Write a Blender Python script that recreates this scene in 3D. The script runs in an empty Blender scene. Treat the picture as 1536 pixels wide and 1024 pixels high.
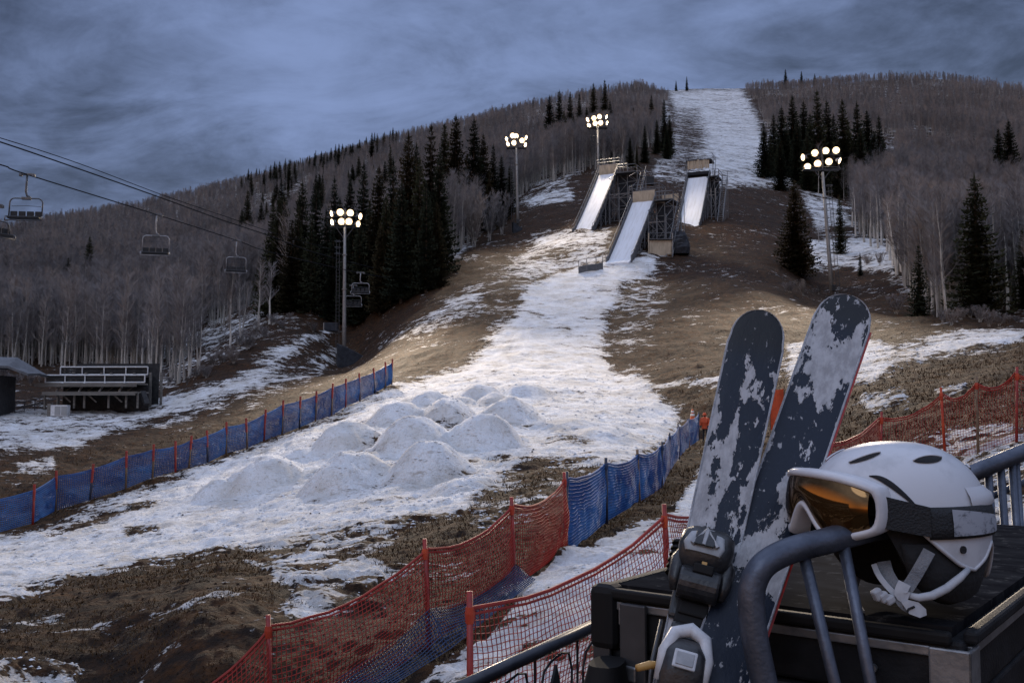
import bpy, bmesh, math, random
import numpy as np
from mathutils import Vector, Matrix
R = math.radians
random.seed(7); RNG = np.random.default_rng(11)
sc = bpy.context.scene
COL = sc.collection
# ------------------------------------------------------------------ camera
F, CX, CY = 1450.0, 768.0, 512.0
PITCH = math.atan(101/1450.0)
cp, sp = math.cos(PITCH), math.sin(PITCH)
cam_d = bpy.data.cameras.new("camera"); cam_d.lens = F*36/1536; cam_d.sensor_width = 36
cam_d.clip_start = 0.05; cam_d.clip_end = 6000
cam = bpy.data.objects.new("camera", cam_d); COL.objects.link(cam)
cam.rotation_euler = (R(90)+PITCH, 0, 0); sc.camera = cam

def ray(px, py):
    x = (px-CX)/F; z = -(py-CY)/F
    return Vector((x, cp - z*sp, sp + z*cp))
def P(px, py, Y):
    d = ray(px, py); return d*(Y/d.y)
def proj(x, y, z):
    c = y*cp + z*sp; v = -y*sp + z*cp
    c = np.where(np.abs(c) < 1e-6, 1e-6, c)
    return CX + F*x/c, CY - F*v/c
# ------------------------------------------------------------------ noise
def _hash(ix, iy, seed):
    n = (ix.astype(np.int64)*374761393 + iy.astype(np.int64)*668265263 + seed*974711) & 0x7fffffff
    n = ((n ^ (n >> 13))*1274126177) & 0x7fffffff
    n = (n ^ (n >> 16)) & 0xffff
    return n/65535.0
def vnoise(x, y, seed=0):
    ix = np.floor(x); iy = np.floor(y); fx = x-ix; fy = y-iy
    fx = fx*fx*fx*(fx*(fx*6-15)+10); fy = fy*fy*fy*(fy*(fy*6-15)+10)
    a = _hash(ix, iy, seed); b = _hash(ix+1, iy, seed); c = _hash(ix, iy+1, seed); d = _hash(ix+1, iy+1, seed)
    return (a*(1-fx)+b*fx)*(1-fy)+(c*(1-fx)+d*fx)*fy
def fbm(x, y, seed=0, octv=4):
    s = 0; a = 0.5; t = 0
    for i in range(octv):
        s = s + a*vnoise(x, y, seed+i*17); t += a; a *= 0.5; x = x*2.03+13.1; y = y*2.03+7.7
    return s/t
# ------------------------------------------------------------------ mesh builder
class MB:
    def __init__(s): s.v = []; s.f = []; s.m = []
    def add(s, vs, fs, m=0):
        o = len(s.v); s.v += [tuple(p) for p in vs]; s.f += [tuple(i+o for i in f) for f in fs]; s.m += [m]*len(fs)
    def box(s, c, size, M=None, m=0):
        a, b, h = size[0]/2, size[1]/2, size[2]/2; c = Vector(c)
        vs = [Vector((x*a, y*b, z*h)) for x in (-1, 1) for y in (-1, 1) for z in (-1, 1)]
        if M is not None: vs = [M @ q for q in vs]
        s.add([c+q for q in vs], [(0,1,3,2),(4,6,7,5),(0,4,5,1),(2,3,7,6),(0,2,6,4),(1,5,7,3)], m)
    def tube(s, pts, r, n=8, m=0, cap=True):
        pts = [Vector(p) for p in pts]; k = len(pts)
        rs = r if isinstance(r, (list, tuple)) else [r]*k
        t = (pts[1]-pts[0]).normalized()
        up = Vector((0,0,1)) if abs(t.z) < .9 else Vector((1,0,0))
        a = t.cross(up).normalized(); vs = []
        for i, p in enumerate(pts):
            t2 = ((pts[min(i+1,k-1)]-pts[max(i-1,0)])).normalized()
            if t2.length > 0: t = t2
            a = (a - t*a.dot(t)).normalized(); b = t.cross(a)
            for j in range(n):
                th = 2*math.pi*j/n; vs.append(p + (a*math.cos(th)+b*math.sin(th))*rs[i])
        fs = [(i*n+j, i*n+(j+1)%n, (i+1)*n+(j+1)%n, (i+1)*n+j) for i in range(k-1) for j in range(n)]
        if cap: fs += [tuple(range(n))[::-1], tuple((k-1)*n+j for j in range(n))]
        s.add(vs, fs, m)
    def bar(s, p, q, w, h=None, m=0):
        p = Vector(p); q = Vector(q); d = q-p; L = d.length
        if L < 1e-6: return
        t = d/L; up = Vector((0,0,1)) if abs(t.z) < .95 else Vector((0,1,0))
        a = t.cross(up).normalized(); b = a.cross(t)
        M = Matrix((a, t, b)).transposed()
        s.box((p+q)/2, (w, L, h or w), M, m)
    def ribbon(s, pts, wv, th, m=0):
        """flat strap along pts, half-width vectors wv, thickness th"""
        pts = [Vector(p) for p in pts]; k = len(pts); vs = []
        for i, p in enumerate(pts):
            w = Vector(wv[i] if isinstance(wv, list) else wv); t = (pts[min(i+1,k-1)]-pts[max(i-1,0)]).normalized()
            nn = t.cross(w).normalized()*th/2
            vs += [p-w-nn, p+w-nn, p+w+nn, p-w+nn]
        fs = [(i*4+j, i*4+(j+1)%4, (i+1)*4+(j+1)%4, (i+1)*4+j) for i in range(k-1) for j in range(4)]
        fs += [(3,2,1,0), tuple((k-1)*4+j for j in range(4))]
        s.add(vs, fs, m)
    def grid(s, rows, m=0, closed=False):
        nr = len(rows); nc = len(rows[0]); vs = [p for r in rows for p in r]; fs = []
        for i in range(nr-1):
            for j in range(nc if closed else nc-1):
                fs.append((i*nc+j, i*nc+(j+1)%nc, (i+1)*nc+(j+1)%nc, (i+1)*nc+j))
        s.add(vs, fs, m)
    def build(s, name, mats, parent=None, smooth=False, bevel=None, world=False, sub=0, thick=None, fixn=False):
        me = bpy.data.meshes.new(name)
        vs = s.v
        if world and parent is not None:
            inv = parent.matrix_basis.inverted(); vs = [inv @ Vector(p) for p in vs]
        me.from_pydata([tuple(p) for p in vs], [], s.f)
        if not isinstance(mats, (list, tuple)): mats = [mats]
        for mt in mats: me.materials.append(mt)
        if len(mats) > 1: me.polygons.foreach_set("material_index", s.m)
        if smooth: me.polygons.foreach_set("use_smooth", [True]*len(me.polygons))
        if fixn:
            bm = bmesh.new(); bm.from_mesh(me); bmesh.ops.recalc_face_normals(bm, faces=bm.faces); bm.to_mesh(me); bm.free()
        me.update()
        o = bpy.data.objects.new(name, me); COL.objects.link(o)
        if parent is not None: o.parent = parent
        if thick:
            md = o.modifiers.new("thickness", 'SOLIDIFY'); md.thickness = thick; md.offset = 0
        if bevel:
            md = o.modifiers.new("bevel", 'BEVEL'); md.width = bevel; md.segments = 2; md.limit_method = 'ANGLE'; md.angle_limit = R(40)
        if sub:
            md = o.modifiers.new("sub", 'SUBSURF'); md.levels = sub; md.render_levels = sub
        return o
def fast_mesh(name, v, f, nper, mats, mi=None, smooth=False):
    """v (N,3) array, f (M,nper) int array"""
    me = bpy.data.meshes.new(name); v = np.ascontiguousarray(v, dtype=np.float32); f = np.ascontiguousarray(f, dtype=np.int32)
    me.vertices.add(len(v)); me.vertices.foreach_set("co", v.ravel())
    me.loops.add(f.size); me.loops.foreach_set("vertex_index", f.ravel())
    me.polygons.add(len(f)); me.polygons.foreach_set("loop_start", np.arange(0, f.size, nper, dtype=np.int32))
    for mt in mats: me.materials.append(mt)
    if mi is not None: me.polygons.foreach_set("material_index", np.ascontiguousarray(mi, dtype=np.int32))
    me.polygons.foreach_set("use_smooth", np.full(len(f), smooth, dtype=bool))
    me.update(calc_edges=True); me.validate()
    return me
def obj(name, me, parent=None):
    o = bpy.data.objects.new(name, me); COL.objects.link(o)
    if parent is not None: o.parent = parent
    return o
def tag(o, label=None, cat=None, group=None, kind=None):
    if label: o["label"] = label
    if cat: o["category"] = cat
    if group: o["group"] = group
    if kind: o["kind"] = kind
    return o
def thing(name, label, cat, loc=(0,0,0), rotz=0, group=None, rot=None):
    o = bpy.data.objects.new(name, None); COL.objects.link(o); o.empty_display_size = .2
    o.location = loc; o.rotation_euler = rot if rot else (0,0,rotz)
    M = o.rotation_euler.to_matrix().to_4x4(); M.translation = Vector(loc); o.matrix_basis = M
    return tag(o, label, cat, group)
def copy_tree(o, parent=None):
    c = o.copy(); COL.objects.link(c); c.parent = parent
    for ch in list(o.children): copy_tree(ch, c)
    return c
# ------------------------------------------------------------------ materials
def mat(name, col, rough=.6, metal=0, var=None, scale=8, bump=0, bscale=60, spec=.5, stretch=None, emit=None, estr=0, detail=4, var_lo=.4, var_hi=.65, coat=0):
    m = bpy.data.materials.new(name); m.use_nodes = True; nt = m.node_tree; b = nt.nodes["Principled BSDF"]
    b.inputs["Base Color"].default_value = (*col, 1); b.inputs["Roughness"].default_value = rough; b.inputs["Metallic"].default_value = metal
    b.inputs["Specular IOR Level"].default_value = spec
    if coat: b.inputs["Coat Weight"].default_value = coat; b.inputs["Coat Roughness"].default_value = .1
    L = nt.links
    tc = nt.nodes.new("ShaderNodeTexCoord"); mp = nt.nodes.new("ShaderNodeMapping"); L.new(tc.outputs["Object"], mp.inputs[0])
    if stretch: mp.inputs["Scale"].default_value = stretch
    if var is not None:
        n = nt.nodes.new("ShaderNodeTexNoise"); n.inputs["Scale"].default_value = scale; n.inputs["Detail"].default_value = detail; n.inputs["Roughness"].default_value = .65
        L.new(mp.outputs[0], n.inputs["Vector"])
        cr = nt.nodes.new("ShaderNodeValToRGB"); cr.color_ramp.elements[0].position = var_lo; cr.color_ramp.elements[1].position = var_hi
        cr.color_ramp.elements[0].color = (*col, 1); cr.color_ramp.elements[1].color = (*var, 1)
        L.new(n.outputs["Fac"], cr.inputs[0]); L.new(cr.outputs[0], b.inputs["Base Color"])
    if bump:
        n2 = nt.nodes.new("ShaderNodeTexNoise"); n2.inputs["Scale"].default_value = bscale; n2.inputs["Detail"].default_value = 5
        L.new(mp.outputs[0], n2.inputs["Vector"])
        bp = nt.nodes.new("ShaderNodeBump"); bp.inputs["Strength"].default_value = bump; bp.inputs["Distance"].default_value = .01
        L.new(n2.outputs["Fac"], bp.inputs["Height"]); L.new(bp.outputs[0], b.inputs["Normal"])
    if emit: b.inputs["Emission Color"].default_value = (*emit, 1); b.inputs["Emission Strength"].default_value = estr
    return m
class G:
    """tiny node-graph helper"""
    def __init__(s, nt): s.nt = nt
    def n(s, t, **kw):
        nd = s.nt.nodes.new(t)
        for k, v in kw.items(): setattr(nd, k, v)
        return nd
    def val(s, x): return x
    def math(s, op, a, b=None, c=None, clamp=False):
        nd = s.nt.nodes.new("ShaderNodeMath"); nd.operation = op; nd.use_clamp = clamp
        for i, x in enumerate((a, b, c)):
            if x is None: continue
            if isinstance(x, (int, float)): nd.inputs[i].default_value = x
            else: s.nt.links.new(x, nd.inputs[i])
        return nd.outputs[0]
    def noise(s, vec, scale, detail=4, rough=.55, dist=0):
        nd = s.nt.nodes.new("ShaderNodeTexNoise"); nd.inputs["Scale"].default_value = scale; nd.inputs["Detail"].default_value = detail
        nd.inputs["Roughness"].default_value = rough; nd.inputs["Distortion"].default_value = dist
        s.nt.links.new(vec, nd.inputs["Vector"]); return nd.outputs["Fac"]
    def mapping(s, vec, scale=(1,1,1), loc=(0,0,0), rot=(0,0,0)):
        nd = s.nt.nodes.new("ShaderNodeMapping"); nd.inputs["Scale"].default_value = scale; nd.inputs["Location"].default_value = loc; nd.inputs["Rotation"].default_value = rot
        s.nt.links.new(vec, nd.inputs[0]); return nd.outputs[0]
    def smooth(s, x, lo, hi):
        nd = s.nt.nodes.new("ShaderNodeMapRange"); nd.interpolation_type = 'SMOOTHSTEP'
        nd.inputs["From Min"].default_value = lo; nd.inputs["From Max"].default_value = hi
        s.nt.links.new(x, nd.inputs["Value"]); return nd.outputs["Result"]
    def mix(s, fac, a, b):
        nd = s.nt.nodes.new("ShaderNodeMix"); nd.data_type = 'RGBA'
        for sock, x in ((nd.inputs["Factor"], fac), (nd.inputs["A"], a), (nd.inputs["B"], b)): pass
        fs = [i for i in nd.inputs if i.name == 'Factor' and i.type == 'VALUE'][0]
        As = [i for i in nd.inputs if i.name == 'A' and i.type == 'RGBA'][0]; Bs = [i for i in nd.inputs if i.name == 'B' and i.type == 'RGBA'][0]
        for sock, x in ((fs, fac), (As, a), (Bs, b)):
            if isinstance(x, (int, float)): sock.default_value = x
            elif isinstance(x, tuple): sock.default_value = (*x, 1)
            else: s.nt.links.new(x, sock)
        return [o for o in nd.outputs if o.type == 'RGBA'][0]
# ------------------------------------------------------------------ terrain control points  (px, py, Y)
# fences: list of (px, py_top, Y, height)
FENCE_A = [(215,1075,12.0,1.5),(408,938,12.6,1.5),(643,822,14.0,1.5),(771,757,16.2,1.5),(849,718,19.2,1.5)]
FENCE_BLUE = [(848,716,19.9,1.5),(909,694,24.2,1.45),(958,681,28.5,1.4),(992,668,34,1.45),(1003,654,40,1.5),(1018,640,46,1.5),(1033,628,52,1.6),(1048,621,58,1.7)]
FENCE_B = [(706,910,9.0,1.5),(1000,772,12.2,1.5),(1110,722,15.5,1.5),(1225,664,20,1.5),(1319,626,23,1.55),(1414,590,22.4,1.55),(1464,574,21.8,1.55),(1522,560,21.2,1.55),(1620,548,20.5,1.5)]
FENCE_L = [(-70,768,44),(-10,750,46.5),(51,735,48.3),(85,714,50.5),(137,704,51.6),(190,684,53.2),(230,674,54.6),(264,669,55.6),(285,661,56.4),(312,653,57.6),(340,640,59.2),(371,634,60.3),(397,621,62),(424,607,63.8),(450,601,65),(474,593,66.6),(498,581,68.4),(519,574,70),(540,566,71.8),(562,558,73.4),(578,549,75),(588,544,76.5)]
FENCE_L = [(a, b, c, 1.75) for a, b, c in FENCE_L]
CP = []
for L in (FENCE_A, FENCE_BLUE, FENCE_B):
    for px, py, Y, h in L:
        p = P(px, py, Y); CP.append((p.x, p.y, p.z-h))
for i, (px, py, Y, _h) in enumerate(FENCE_L):
    if i % 3 == 0:
        p = P(px, py, Y); CP.append((p.x, p.y, p.z-1.75))
for px, py, Y in [
    # moguls and snow field
    (630,720,42),(460,745,42),(300,770,43),(630,670,50),(500,685,50),(740,672,50),(640,640,56),(800,640,57),(700,605,65),(850,605,66),(950,620,62),
    (720,575,75),(850,575,75),(640,575,80),(950,575,76),(880,690,43),(960,700,40),
    # foreground dirt
    (560,800,28),(600,880,19),(400,850,24),(200,900,20),(0,900,22),(0,1010,15),(300,1000,14.5),(-150,1000,15),(-200,860,26),
    (800,880,15.5),(900,860,17),(760,985,12.6),
    # landing
    (760,520,92),(850,520,92),(930,520,92),(770,460,109),(880,450,113),(930,420,122),(930,397,130),(840,400,133),(1000,395,130),
    (1060,600,64),(1060,520,84),(1060,440,112),(1060,380,136),(1130,340,158),(1160,420,118),(1150,500,90),
    # ramps
    (876,346,150),(931,391,131.5),(1033,341,158),(915,330,160),(965,340,146),(1050,310,170),
    (1000,290,182),(1090,276,205),(1080,200,380),(1070,155,540),(1060,133,620),(1120,133,620),(1100,175,800),
    # left of the landing
    (690,480,105),(600,500,110),(515,547,126),(470,500,128),(430,475,140),(560,455,138),(640,428,134),(690,400,140),(777,347,165),(840,330,165),(830,290,190),(880,262,205),
    (270,575,108),(330,560,108),(220,600,102),(140,612,95),(30,620,92),(50,655,76),(200,640,82),(0,690,63),(-120,700,60),(-150,620,92),
    (0,560,125),(130,530,150),(270,510,155),(0,450,225),(0,395,350),(0,348,450),(-200,362,450),(-200,560,125),(-200,450,225),
    (200,420,250),(200,360,380),(200,316,500),(400,420,210),(400,330,380),(400,268,520),(600,300,330),(600,212,520),(760,250,330),(800,163,520),
    (950,135,570),(930,200,330),(970,240,230),(0,380,700),(200,350,750),(400,305,760),(600,250,760),(800,205,780),(950,180,800),(-200,400,700),
    # right side
    (1240,447,125),(1195,428,118),(1300,470,100),(1470,474,92),(1536,470,90),(1700,470,90),(1380,478,94),(1300,520,74),(1450,505,72),(1536,495,74),(1700,490,74),
    (1300,560,58),(1450,540,58),(1536,530,56),(1700,520,52),(1250,610,44),(1400,585,42),(1536,570,38),(1700,560,36),
    (1250,380,150),(1330,400,135),(1420,430,120),(1536,420,125),(1700,410,125),(1220,310,200),(1300,300,220),(1430,310,210),(1536,310,210),(1700,310,200),
    (1160,240,280),(1300,230,320),(1450,220,330),(1536,225,320),(1700,230,300),(1200,150,520),(1300,122,620),(1420,121,640),(1536,140,620),(1700,150,600),
    (1200,165,800),(1300,160,820),(1420,160,840),(1536,175,820),(1700,190,800)]:
    p = P(px, py, Y); CP.append(tuple(p))
# ground near the camera, in metres
CP += [(0,.8,-1.35),(.6,1.5,-1.33),(1.5,1.5,-1.33),(-.8,1.5,-1.4),(0,3,-1.75),(1.4,3,-1.55),(-1.5,3,-1.95),(3,3.5,-1.3),(0,5.5,-2.55),(2,5.5,-2.25),(-3,5.5,-2.9),(4.5,6,-1.6),(0,8,-3.2),(-5,8,-3.55),
       (6,12,-1.35),(2.5,8.5,-2.7),(8,10,-.8),(-12,10,-3.9),(10,5,-.8),(-8,4,-2.6),(-3,.8,-1.6),(4,.8,-1.25)]
CP = np.array(CP)
def to_uv(x, y):
    r = np.sqrt(x*x+y*y); return np.stack([np.arctan2(x, y)*3.0, np.log(np.maximum(r,.3))], -1), r
_cu, _cr = to_uv(CP[:,0], CP[:,1]); _cs = CP[:,2]/_cr
def _k(a, b):
    d2 = ((a[:,None,:]-b[None,:,:])**2).sum(-1); return .5*d2*np.log(d2+1e-9)
_n = len(CP)
_A = np.zeros((_n+3, _n+3)); _A[:_n,:_n] = _k(_cu,_cu) + np.eye(_n)*2e-3
_A[:_n,_n] = 1; _A[:_n,_n+1:] = _cu; _A[_n,:_n] = 1; _A[_n+1:,:_n] = _cu.T
_w = np.linalg.solve(_A, np.concatenate([_cs, np.zeros(3)]))
def h_base(x, y):
    x = np.atleast_1d(np.asarray(x, float)); y = np.atleast_1d(np.asarray(y, float)); sh = x.shape
    x = x.ravel(); y = y.ravel(); out = np.empty(len(x))
    for i in range(0, len(x), 20000):
        u, r = to_uv(x[i:i+20000], y[i:i+20000])
        u[:,0] = np.clip(u[:,0], -3.2, 3.2)
        out[i:i+20000] = r*(_k(u,_cu) @ _w[:_n] + _w[_n] + u @ _w[_n+1:])
    return out.reshape(sh)
def hit(px, py, lo=6.0, hi=800.0, fn=None):
    """first point of the ground along a line of sight"""
    fn = fn or h_base
    Y = np.exp(np.linspace(math.log(lo), math.log(hi), 700)); d = ray(px, py)
    x = d.x/d.y*Y; z = d.z/d.y*Y; g = fn(x, Y) - z
    k = np.argmax(g > 0)
    if not (g > 0).any(): k = int(np.argmax(g/Y))
    if k > 0 and g[k] > 0 and g[k-1] < 0:
        t = -g[k-1]/(g[k]-g[k-1]); yy = Y[k-1]+(Y[k]-Y[k-1])*t
    else: yy = Y[k]
    return d.x/d.y*yy, yy
# ------------------------------------------------------------------ moguls
MOG = []
for px, py, w, hpx in [(395,728,64,40),(520,726,72,44),(640,716,74,48),(330,742,44,20),(515,668,60,36),(625,668,70,42),(727,668,66,50),(440,690,40,14),
                       (597,630,52,28),(672,628,52,34),(766,628,52,34),(640,604,44,20),(718,597,42,24),(788,590,42,18),(742,606,36,16),(690,606,26,12),
                       (850,640,60,12),(910,655,60,10),(700,735,60,14),(780,700,60,10)]:
    x, y = hit(px, py, 14, 120); MOG.append((x, y, w/F*y*.98, hpx/F*y*(1.0 if py > 700 else .86 if py > 640 else .8)))
def moguls(x, y):
    m = np.zeros(np.shape(x))
    wx = x + (fbm(x*.8, y*.8, 31, 3)-.5)*.7; wy = y + (fbm(x*.8, y*.8, 41, 3)-.5)*.7
    for cx, cy, r, h in MOG:
        d = np.hypot(wx-cx, (wy-cy)*.9)/r
        b = h*1.06*np.power(np.clip(1-d*d, 0, 1), 1.25); m = np.maximum(m, b) + .12*np.minimum(m, b)
    return m
# ------------------------------------------------------------------ snow cover, as a map over the slope
def sdpoly(poly, gx, gy):
    d = np.full(gx.shape, 1e9); ins = np.zeros(gx.shape, bool); n = len(poly)
    for i in range(n):
        x1, y1 = poly[i]; x2, y2 = poly[(i+1) % n]
        ex, ey = x2-x1, y2-y1; t = np.clip(((gx-x1)*ex+(gy-y1)*ey)/(ex*ex+ey*ey+1e-9), 0, 1)
        d = np.minimum(d, np.hypot(gx-x1-t*ex, gy-y1-t*ey))
        c = ((y1 > gy) != (y2 > gy)) & (gx < (x2-x1)*(gy-y1)/((y2-y1) if y2 != y1 else 1e-9)+x1); ins ^= c
    return np.where(ins, d, -d)
GX = np.arange(-260, 1800, 4.0); GY = np.arange(90, 1240, 3.0); gx, gy = np.meshgrid(GX, GY)
fld = np.full(gx.shape, -.62)
def snow(poly, dens, soft):
    global fld
    s = sdpoly(poly, gx, gy); t = np.clip((s+soft*.5)/soft, 0, 1); t = t*t*(3-2*t)
    fld = np.maximum(fld, -.62+(dens+.62)*t)
def bare(poly, dens, soft):
    global fld
    s = sdpoly(poly, gx, gy); t = np.clip((s+soft*.5)/soft, 0, 1)
    fld = np.minimum(fld, fld*(1-t)+dens*t)
# forest floor
snow([(-260,570),(60,548),(220,590),(290,575),(380,520),(480,478),(560,448),(680,395),(750,330),(870,265),(1000,150),(930,100),(-260,300)], -.17, 10)
snow([(1190,285),(1230,350),(1290,380),(1340,430),(1390,485),(1800,480),(1800,90),(1150,90),(1140,240)], -.3, 12)
# main slope
snow([(862,396),(905,388),(985,385),(978,408),(940,420),(915,470),(902,520),(918,556),(965,572),(1010,608),(1022,640),(1000,662),(945,700),(870,700),(800,694),(750,722),(700,760),(610,788),(520,806),(400,824),(250,846),(120,868),(0,905),(-260,960),(-260,860),(0,806),(60,795),(200,742),(350,688),(480,636),(590,578),(655,560),(705,545),(750,490),(790,440),(830,412)], .74, 40)
snow([(925,400),(985,388),(1000,440),(985,500),(940,530),(910,520)], -.17, 40)
snow([(838,352),(922,342),(905,388),(850,400),(790,432),(750,470),(700,478),(640,500),(570,520),(640,470),(720,420),(780,380)], .1, 22)
snow([(800,352),(922,342),(908,372),(840,378),(800,372)], .3, 20)
snow([(870,560),(960,555),(1000,600),(1030,640),(990,680),(900,720),(800,720),(760,740),(690,770),(700,700)], .06, 40)
# left bank
snow([(-260,625),(60,612),(220,600),(330,574),(400,530),(490,485),(512,492),(440,535),(390,580),(330,608),(215,636),(120,676),(0,684),(-260,700)], .22, 22)
snow([(330,590),(430,540),(520,520),(480,560),(380,610)], -.12, 20)
snow([(20,700),(80,690),(85,708),(30,714)], .1, 10); snow([(220,640),(330,590),(420,570),(350,605),(240,650)], -.05, 14)
snow([(650,390),(700,362),(700,380),(650,410),(560,440),(560,430)], .25, 10)
snow([(780,300),(860,285),(860,300),(790,312)], .35, 10); snow([(800,270),(850,268),(850,280),(800,282)], .25, 10)
# upper run
snow([(1000,134),(1112,130),(1138,175),(1150,235),(1195,277),(1100,280),(1000,272),(975,265),(1000,225),(1015,185)], .40, 24)
snow([(915,140),(1000,140),(1010,180),(985,200),(960,165),(920,155)], .05, 12)
bare([(1015,170),(1045,165),(1060,200),(1050,240),(1010,240)], -.2, 24)
bare([(985,235),(1040,225),(1050,262),(990,270)], -.12, 22)
# right side
snow([(1180,515),(1300,500),(1345,522),(1460,492),(1800,480),(1800,508),(1536,512),(1430,536),(1345,552),(1310,578),(1180,592)], .36, 20)
snow([(1215,358),(1300,356),(1348,388),(1342,412),(1270,402),(1218,402)], .4, 14); snow([(1200,288),(1245,288),(1290,340),(1225,346)], .2, 14)
snow([(1290,592),(1360,580),(1365,612),(1300,622)], .0, 12); snow([(1400,585),(1450,575),(1450,592),(1405,600)], .1, 10)
snow([(945,583),(1090,563),(1200,560),(1200,568),(1090,571),(950,590)], .28, 7)
snow([(1040,570),(1190,520),(1200,545),(1090,580)], -.12, 20)
# foreground
snow([(1062,668),(1060,720),(1010,760),(1000,800),(930,850),(860,865),(790,885),(740,950),(640,1024),(560,1110),(560,1240),(1300,1240),(1300,900),(1100,760),(1100,690)], .38, 30)
snow([(860,832),(930,800),(1010,770),(1050,705),(1070,720),(1040,790),(940,850),(800,900),(760,890)], .6, 20)
snow([(375,848),(470,825),(560,845),(590,862),(560,885),(590,905),(500,925),(410,905),(440,885)], .12, 20)
snow([(430,790),(540,770),(640,780),(560,815),(470,838)], .06, 24); snow([(-260,1000),(60,985),(130,1000),(100,1040),(-260,1060)], .12, 16)
snow([(0,835),(160,825),(100,870),(0,915),(-260,960),(-260,880)], .1, 26); snow([(690,765),(800,735),(860,745),(800,790),(720,800)], -.04, 24)
snow([(1300,690),(1440,640),(1800,640),(1800,760),(1536,830),(1300,860)], .08, 30); snow([(1420,645),(1536,640),(1536,700),(1440,700)], .2, 16)
# bare spots inside the snow field
bare([(560,664),(600,660),(620,668),(570,674)], -.4, 8); bare([(455,672),(480,668),(490,676),(460,680)], -.3, 8); bare([(728,690),(765,688),(760,702),(730,704)], -.35, 10)
bare([(750,722),(810,698),(880,700),(900,708),(830,724),(770,738)], -.3, 18); bare([(820,660),(850,655),(900,668),(860,672)], .05, 12)
bare([(60,806),(150,772),(230,752),(235,760),(150,790),(70,815)], -.25, 10); bare([(185,800),(235,792),(240,804),(190,812)], -.2, 10)
bare([(690,690),(720,690),(720,700),(690,700)], 0, 8)
bare([(1025,588),(1100,580),(1180,570),(1180,640),(1075,650),(1040,625)], -.7, 16)
bare([(715,424),(770,410),(790,425),(765,470),(735,480)], -.3, 18)
def bil(A, px, py):
    i = np.clip((px-GX[0])/4.0, 0, len(GX)-1.001); j = np.clip((py-GY[0])/3.0, 0, len(GY)-1.001)
    i0 = i.astype(int); j0 = j.astype(int); a = i-i0; b = j-j0
    return (A[j0,i0]*(1-a)+A[j0,i0+1]*a)*(1-b)+(A[j0+1,i0]*(1-a)+A[j0+1,i0+1]*a)*b
def snow_at(x, y, z):
    px, py = proj(x, y, z); return bil(fld, px, py)
def relief(x, y, hb):
    r = np.hypot(x, y); s = snow_at(x, y, hb)
    big = (fbm(x*.12, y*.12, 3, 4)-.5)*np.clip(r*.012, .1, 1.6)
    mid = (fbm(x*.7, y*.7, 5, 4)-.5)*.34*np.clip(r/12, .35, 1)
    fine = (fbm(x*3.1, y*3.1, 9, 3)-.5)*.11
    cov = np.clip((s + (fbm(x*1.1, y*1.6, 21, 4)-.5)*1.0)/.12, 0, 1)
    sn = cov*(.05 + .10*fbm(x*2.2, y*2.2, 15, 3))
    return big*np.clip(1-s, .3, 1) + mid + fine + sn, s
def H(x, y):
    x = np.atleast_1d(np.asarray(x, float)); y = np.atleast_1d(np.asarray(y, float))
    hb = h_base(x, y); return hb + moguls(x, y) + relief(x, y, hb)[0]
def H1(x, y): return float(H([x],[y])[0])
def ground(px, py, lo=6.0, hi=800.0, sink=0):
    x, y = hit(px, py, lo, hi); return Vector((x, y, H1(x, y)-sink))
# the sheet
az = np.concatenate([np.linspace(-128,-33,90)[:-1], np.linspace(-33,33,760), np.linspace(33,85,60)[1:]])*math.pi/180
rr = np.exp(np.concatenate([np.linspace(math.log(.7),math.log(6),90)[:-1], np.linspace(math.log(6),math.log(230),760)[:-1], np.linspace(math.log(230),math.log(1600),200)]))
AZ, RR = np.meshgrid(az, rr); X = RR*np.sin(AZ); Y = RR*np.cos(AZ)
HB = h_base(X, Y)
REL, SN = relief(X, Y, HB)
Z = HB + moguls(X, Y) + REL
# behind the ridges the land falls away and runs out flat
Z = np.where(RR > 900, Z*np.clip(1-(RR-900)/600, 0, 1), Z)
SN = np.where(RR > 700, -.2, SN); SN = np.where(RR < 7, SN-.1, SN); SN = SN + .45*np.clip(moguls(X, Y)/.4, 0, 1)
nr, na = X.shape
idx = np.arange(nr*na).reshape(nr, na)
quads = np.stack([idx[:-1,:-1], idx[:-1,1:], idx[1:,1:], idx[1:,:-1]], -1).reshape(-1, 4)
# ground material
gm = bpy.data.materials.new("slope_ground"); gm.use_nodes = True; nt = gm.node_tree; g = G(nt); bs = nt.nodes["Principled BSDF"]
geo = g.n("ShaderNodeNewGeometry"); pos = geo.outputs["Position"]
at = g.n("ShaderNodeAttribute", attribute_name="snow_cover"); sfac = at.outputs["Fac"]
pw = g.mapping(pos, (.55, 1, 1.3))
n1 = g.noise(pw, .42, 5, .6, .3); n2 = g.noise(pw, 1.7, 5, .62, .2); n3 = g.noise(pos, 7, 4, .6)
t = g.math('ADD', sfac, g.math('MULTIPLY', g.math('SUBTRACT', n1, .5), 2.6))
t = g.math('ADD', t, g.math('MULTIPLY', g.math('SUBTRACT', n2, .5), 3.0))
t = g.math('ADD', t, g.math('MULTIPLY', g.math('SUBTRACT', n3, .5), 1.3))
t = g.math('ADD', t, g.math('MULTIPLY', g.math('SUBTRACT', g.noise(pw, .10, 4, .6), .5), 1.1))
cover = g.smooth(t, -.07, .09)
thin = g.smooth(t, .05, .75)
d1 = g.noise(pos, .35, 5, .6); d2 = g.noise(pos, 2.6, 6, .65); d3 = g.noise(pos, 14, 4, .7)
dirt = g.mix(g.smooth(d2, .35, .66), (.013,.0074,.0042), (.062,.0285,.0108))
dirt = g.mix(g.smooth(d1, .42, .66), dirt, g.mix(g.smooth(d2, .38, .7), (.021,.0098,.0038), (.088,.0345,.0085)))
d4 = g.noise(pw, .95, 5, .68, .4)
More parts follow.
